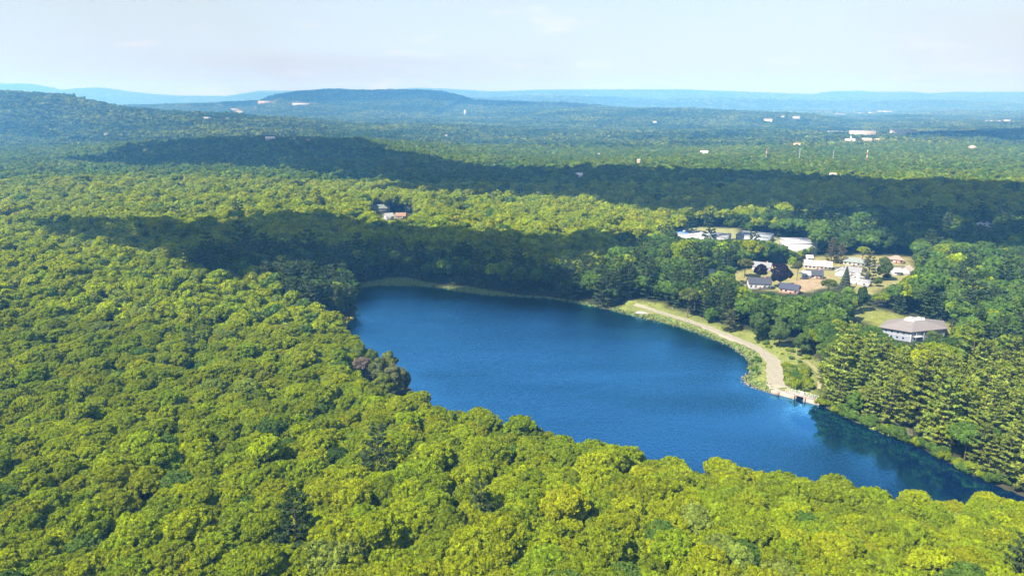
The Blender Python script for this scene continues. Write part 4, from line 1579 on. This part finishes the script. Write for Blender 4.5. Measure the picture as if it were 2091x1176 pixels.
# ------------------------------------------------------------------ trees that stand out
SPR = []
for i in range(2):
    rg_ = np.random.default_rng(800 + i)
    V, F, c = spruce_shape(rg_, 13, 3.2, 3200, .42)
    SPR.append((leaf_mesh("crown", V, F, c, M_LEAF), trunk_mesh("trunk", *tube([(0, 0, -1), (0, 0, 12.5)], [.25, .04], 6))))
ROUND = []
for i in range(3):
    rg_ = np.random.default_rng(820 + i)
    V, F, c = broad_shape(rg_, 5.0, 5.6, 7.2, 40, 6500, .34, low=-.8, lob=(.28, .42))
    ROUND.append((leaf_mesh("crown", V, F, c, M_LEAF), trunk_mesh("trunk", *broad_trunk(rg_, 12, 7.2, 5))))
for nm, lb, u, v, wpx, hpx, shape, tn in OWN:
    p = OWN_AT[(u, v)]
    m_ = per_px(p)
    if shape == 'round':
        pr, w0, h0 = ROUND[int(rng.integers(3))], 12.0, 13.8
    elif shape == 'pine':
        pr, w0, h0 = PINE[int(rng.integers(len(PINE)))], 9.6, 21.5
    elif shape == 'spruce':
        pr, w0, h0 = SPR[int(rng.integers(2))], 6.2, 13.0
    else:
        pr, w0, h0 = BROAD[int(rng.integers(len(BROAD)))], 12.0, 16.5
    tree(nm, lb, "tree", pr, (p[0], p[1], p[2] - .2), rng.uniform(0, 6.28), wpx * m_ / w0, tn, None, hpx * m_ / math.cos(.28) / h0)

# ------------------------------------------------------------------ shrubs on the dam and at the wood's edge
SHR = []
for i in range(4):
    rg_ = np.random.default_rng(850 + i)
    V, F, c = broad_shape(rg_, 1.5, 1.1, .9, 12, 900, .26, low=-.3, lob=(.35, .55))
    SHR.append(leaf_mesh("shrub", V, F, c, M_LEAF))
SH_A = poly([(1598, 752), (1640, 762), (1655, 793), (1612, 792), (1600, 775)], 2)
SH_B = poly([(1500, 690), (1561, 700), (1616, 717), (1650, 745), (1655, 770), (1600, 745), (1570, 722)], 2)
SH_C = poly([(1345, 634), (1396, 649), (1487, 678), (1561, 698), (1616, 714), (1684, 755), (1676, 757), (1608, 722), (1480, 684), (1390, 654)], 2)
SH_D = poly([(1525, 735), (1545, 728), (1560, 745), (1552, 762), (1535, 752)], 2)
SH_E = poly([(1672, 818), (1700, 832), (1760, 860), (1880, 908), (2000, 968), (2060, 994), (2060, 1002), (2000, 978), (1880, 915), (1760, 868), (1700, 840), (1668, 822)], 0)
for pg, s_, big, lb, gp, cols in ((SH_E, 1.9, 1.5, "bush leaning over the dark inlet at the foot of the pines", "bushes along the inlet", (T_MID, T_OLI, T_MID)), (SH_A, 1.9, 1.35, "leafy green bush in the thicket beside the footbridge", "thicket bushes by the footbridge", (T_MID, T_OLI, T_PALE)),
                                  (SH_B, 5.5, .7, "low scrubby bush on the outer slope of the dam", "bushes on the dam slope", (T_PALE, T_OLI, T_MID)),
                                  (SH_C, 4.0, .85, "bush at the foot of the trees beside the dam", "bushes along the dam's tree line", (T_MID, T_OLI, T_YEL)),
                                  (SH_D, 2.6, .8, "small bush between the lake and the bend of the dam path", "bushes by the path bend", (T_MID, T_PALE))):
    lo, hi = pg.min(0), pg.max(0)
    G = jgrid(lo[0], hi[0], lo[1], hi[1], s_, s_ * .4, rng)
    G = G[inside(pg, G[:, 0], G[:, 1])]
    G = G[(rng.random(len(G)) < .8) & (seg_dist(DAM_AXIS, G[:, 0], G[:, 1], closed=False) > (5.5 if pg is not SH_A else 3.5))]
    for a, b in G[:90]:
        o = link("shrub", SHR[int(rng.integers(4))], None, (a, b, float(height(a, b)) - .1), rng.uniform(0, 6.28))
        s0 = big * rng.uniform(.6, 1.3)
        o.scale = (s0, s0, s0 * rng.uniform(.7, 1.2))
        o.color = (*(np.array(cols[int(rng.integers(len(cols)))]) * rng.uniform(.85, 1.15)), 1)
        tag(o, lb, "bush", gp)

# ------------------------------------------------------------------ grass and reeds on the banks, stones at the waterline
M_GRASS, n, l = new_mat("bank_grass")
o_ = n.new("ShaderNodeOutputMaterial")
d_ = n.new("ShaderNodeBsdfDiffuse")
a_ = n.new("ShaderNodeAttribute")
a_.attribute_name = "leafvar"
l.new(a_.outputs["Color"], d_.inputs["Color"])
l.new(d_.outputs["BSDF"], o_.inputs["Surface"])


def grass(pg, dens, hgt, col, cond=None):
    lo, hi = pg.min(0), pg.max(0)
    n_ = int((hi - lo).prod() * dens)
    a = rng.uniform(lo, hi, (n_, 2))
    m = inside(pg, a[:, 0], a[:, 1])
    if cond is not None:
        m &= cond(a)
    a = a[m]
    z = height(a[:, 0], a[:, 1])
    m = z > -.35
    a, z = a[m], z[m]
    n_ = len(a)
    t = rng.uniform(0, 6.28, n_)
    hh = hgt * rng.uniform(.5, 1.3, n_)
    w = .35
    dx, dy = np.cos(t) * w, np.sin(t) * w
    lx_, ly_ = rng.normal(size=n_) * .25, rng.normal(size=n_) * .25
    V = np.stack([np.column_stack([a[:, 0] - dx, a[:, 1] - dy, z - .1]), np.column_stack([a[:, 0] + dx, a[:, 1] + dy, z - .1]),
                  np.column_stack([a[:, 0] + dx * .8 + lx_, a[:, 1] + dy * .8 + ly_, z + hh]), np.column_stack([a[:, 0] - dx * .8 + lx_, a[:, 1] - dy * .8 + ly_, z + hh * .8])], 1).reshape(-1, 3)
    c = np.ones((n_, 4))
    c[:, :3] = np.array(col) * (1 + rng.normal(size=(n_, 1)) * .16)
    return V, c


GV, GC = [], []
bank = lambda a: (lambda s_: (s_ > -1.0) & (s_ < 5.0))(signed(LAKE, a[:, 0], a[:, 1])) & (seg_dist(DAM_AXIS, a[:, 0], a[:, 1], closed=False) > 3.4)
dry = lambda a: (seg_dist(DAM_AXIS, a[:, 0], a[:, 1], closed=False) > 4.2) & (signed(LAKE, a[:, 0], a[:, 1]) > 5)
for V, c in ([grass(q, 2.2, .8, (.15, .20, .06)) for q in MARSH[:2]] + [grass(MARSH[2], 2.5, .6, (.30, .27, .04)), grass(MARSH[3], 2.2, .6, (.19, .21, .04)),
             grass(DAM, 2.6, .55, (.125, .18, .06), bank), grass(DAM, 1.0, .22, (.20, .20, .06), dry), grass(FIELD, .12, .35, (.21, .20, .06)), grass(LAWN_HOUSES, .05, .3, (.22, .2, .08))]):
    GV.append(V)
    GC.append(c)
GV, GC = np.concatenate(GV), np.concatenate(GC).astype(np.float32)
o = link("shore_grass", mesh_np("shore_grass", GV, np.arange(len(GV)).reshape(-1, 4), [M_GRASS], attrs=[("leafvar", 'FACE', 'FLOAT_COLOR', GC)]))
tag(o, "pale green reeds and dry grass along the lake banks and the dam", "grass", kind="stuff")

RV, RF, k0 = [], [], 0
edge = [at(u, v, .1) for u, v in [(1300, 648), (1390, 669), (1490, 706), (1520, 726), (1533, 745), (1532, 760), (1518, 772), (1525, 786), (1560, 798), (1606, 808)]]
edge = np.array(edge)
seg = np.concatenate([[0], np.cumsum(np.linalg.norm(np.diff(edge, axis=0), axis=1))])
I0 = ico(1)
for s_ in np.arange(0, seg[-1], .55):
    k = 1 if s_ < seg[-1] * .72 else 3
    for _ in range(k):
        a, b = np.interp(s_, seg, edge[:, 0]) + rng.normal() * .7, np.interp(s_, seg, edge[:, 1]) + rng.normal() * .7
        r = rng.uniform(.18, .5)
        v = I0[0] * (1 + rng.normal(size=(len(I0[0]), 1)) * .12) * np.array([r, r * rng.uniform(.7, 1.2), r * .6])
        RV.append(v + np.array([a, b, float(np.clip(height(a, b), -.15, .8))]))
        RF.append(I0[1] + k0)
        k0 += len(v)
o = link("shore_stones", mesh_np("shore_stones", np.concatenate(RV), np.concatenate(RF), [plain("stone", (.22, .17, .13), .9, .25, 1.2, .2)]))
tag(o, "brown stones along the waterline of the dam", "stones", kind="stuff")


# ------------------------------------------------------------------ clouds overhead (out of the picture; their shadows lie on the woods)
M_CLOUD, n, l = new_mat("cloud")
o_ = n.new("ShaderNodeOutputMaterial")
d_ = n.new("ShaderNodeBsdfDiffuse")
d_.inputs["Color"].default_value = (.92, .92, .94, 1)
t_ = n.new("ShaderNodeBsdfTranslucent")
t_.inputs["Color"].default_value = (.9, .9, .92, 1)
mx = n.new("ShaderNodeMixShader")
mx.inputs["Fac"].default_value = .35
l.new(d_.outputs["BSDF"], mx.inputs[1])
l.new(t_.outputs["BSDF"], mx.inputs[2])
l.new(mx.outputs["Shader"], o_.inputs["Surface"])


ICO = ico()


def cloud(label, px, base, cell, zg=16.0, thick=1.0, world=False):
    Pg = np.array(px, float) if world else poly(px, zg)
    k = (base - zg) / SUN_V.z
    off = np.array([SUN_V.x, SUN_V.y]) * k
    lo, hi = Pg.min(0), Pg.max(0)
    g = jgrid(lo[0], hi[0], lo[1], hi[1], cell, cell * .22, rng)
    sd = signed(Pg, g[:, 0], g[:, 1])
    ok = (sd < -cell * .15) & (rng.random(len(g)) > np.where(sd > -cell * 1.6, .28, .015))
    g, sd = g[ok], sd[ok]
    parts = []
    for (a, b), s in zip(g, sd):
        r = cell * rng.uniform(.62, .95)
        v = ICO[0] * (1 + .12 * np.sin(ICO[0] @ rng.normal(size=(3, 1)) * 5 + rng.uniform(0, 6)))
        v = v * np.array([r, r, r * .7]) + np.array([a, b, min(-s * .35, cell * thick) + rng.uniform(0, cell * .3)])
        parts.append((v, ICO[1]))
    V, F = join(parts)
    V[:, 2] = np.where(V[:, 2] < -cell * .25, -cell * .25 + (V[:, 2] + cell * .25) * .2, V[:, 2])
    V = V + np.array([off[0], off[1], base])
    o = link("cloud", mesh_np("cloud", V, F, [M_CLOUD], smooth_f=True))
    return tag(o, label, "cloud", "clouds above the woods")


cloud("long white cloud shading the dark ridge beyond the lake",
      [(30, 303), (150, 318), (300, 296), (440, 284), (560, 288), (680, 286), (800, 311), (900, 326), (1000, 339), (1200, 342), (1400, 348), (1600, 358), (1800, 373), (2091, 388), (2400, 400),
       (2400, 540), (2091, 520), (2000, 508), (1800, 480), (1700, 462), (1600, 452), (1450, 450), (1350, 438), (1300, 424), (1200, 414), (1100, 408), (1000, 403), (900, 398), (800, 388), (700, 368), (570, 349), (450, 343), (300, 343), (150, 328)],
      620, 34)
cloud("smaller white cloud shading the wood along the far shore",
      [(90, 490), (250, 477), (370, 483), (430, 502), (460, 470), (560, 455), (700, 458), (800, 474), (900, 480), (1000, 490), (1100, 495), (1200, 491), (1310, 494), (1330, 512), (1250, 530), (1180, 541),
       (1140, 565), (1110, 595), (1000, 590), (900, 572), (740, 560), (660, 566), (600, 572), (520, 590), (400, 562), (300, 540), (200, 512)],
      520, 15, 14)
cloud("white cloud shading the blue strip of wood far behind the masts", [(1750, 276), (1900, 268), (2091, 262), (2400, 262), (2400, 300), (2091, 296), (2000, 289), (1900, 285)], 700, 60, 4)
cloud("white cloud shading the round blue hill", [(-2150, 5000), (-1900, 5900), (-1000, 6300), (-100, 6100), (700, 5600), (500, 5000), (-800, 4700)], 1250, 170, 60, .4, True)

# ------------------------------------------------------------------ air
M_HAZE, n, l = new_mat("haze")
o_ = n.new("ShaderNodeOutputMaterial")
pv = n.new("ShaderNodeVolumePrincipled")
pv.inputs["Color"].default_value = (0.13, 0.44, 0.95, 1)
pv.inputs["Density"].default_value = 1.95e-4
pv.inputs["Anisotropy"].default_value = 0.0
pv.inputs["Absorption Color"].default_value = (.80, .60, 0, 1)
l.new(pv.outputs["Volume"], o_.inputs["Volume"])
bx = np.array([(sx, sy, sz) for sx in (-14000, 14000) for sy in (-420, 15900) for sz in (-80, 420)], float)
bf = np.array([(0, 1, 3, 2), (4, 6, 7, 5), (0, 4, 5, 1), (2, 3, 7, 6), (0, 2, 6, 4), (1, 5, 7, 3)])
tag(link("haze", mesh_np("haze", bx, bf, [M_HAZE])), "thin blue summer haze over the valley", "haze", kind="stuff")
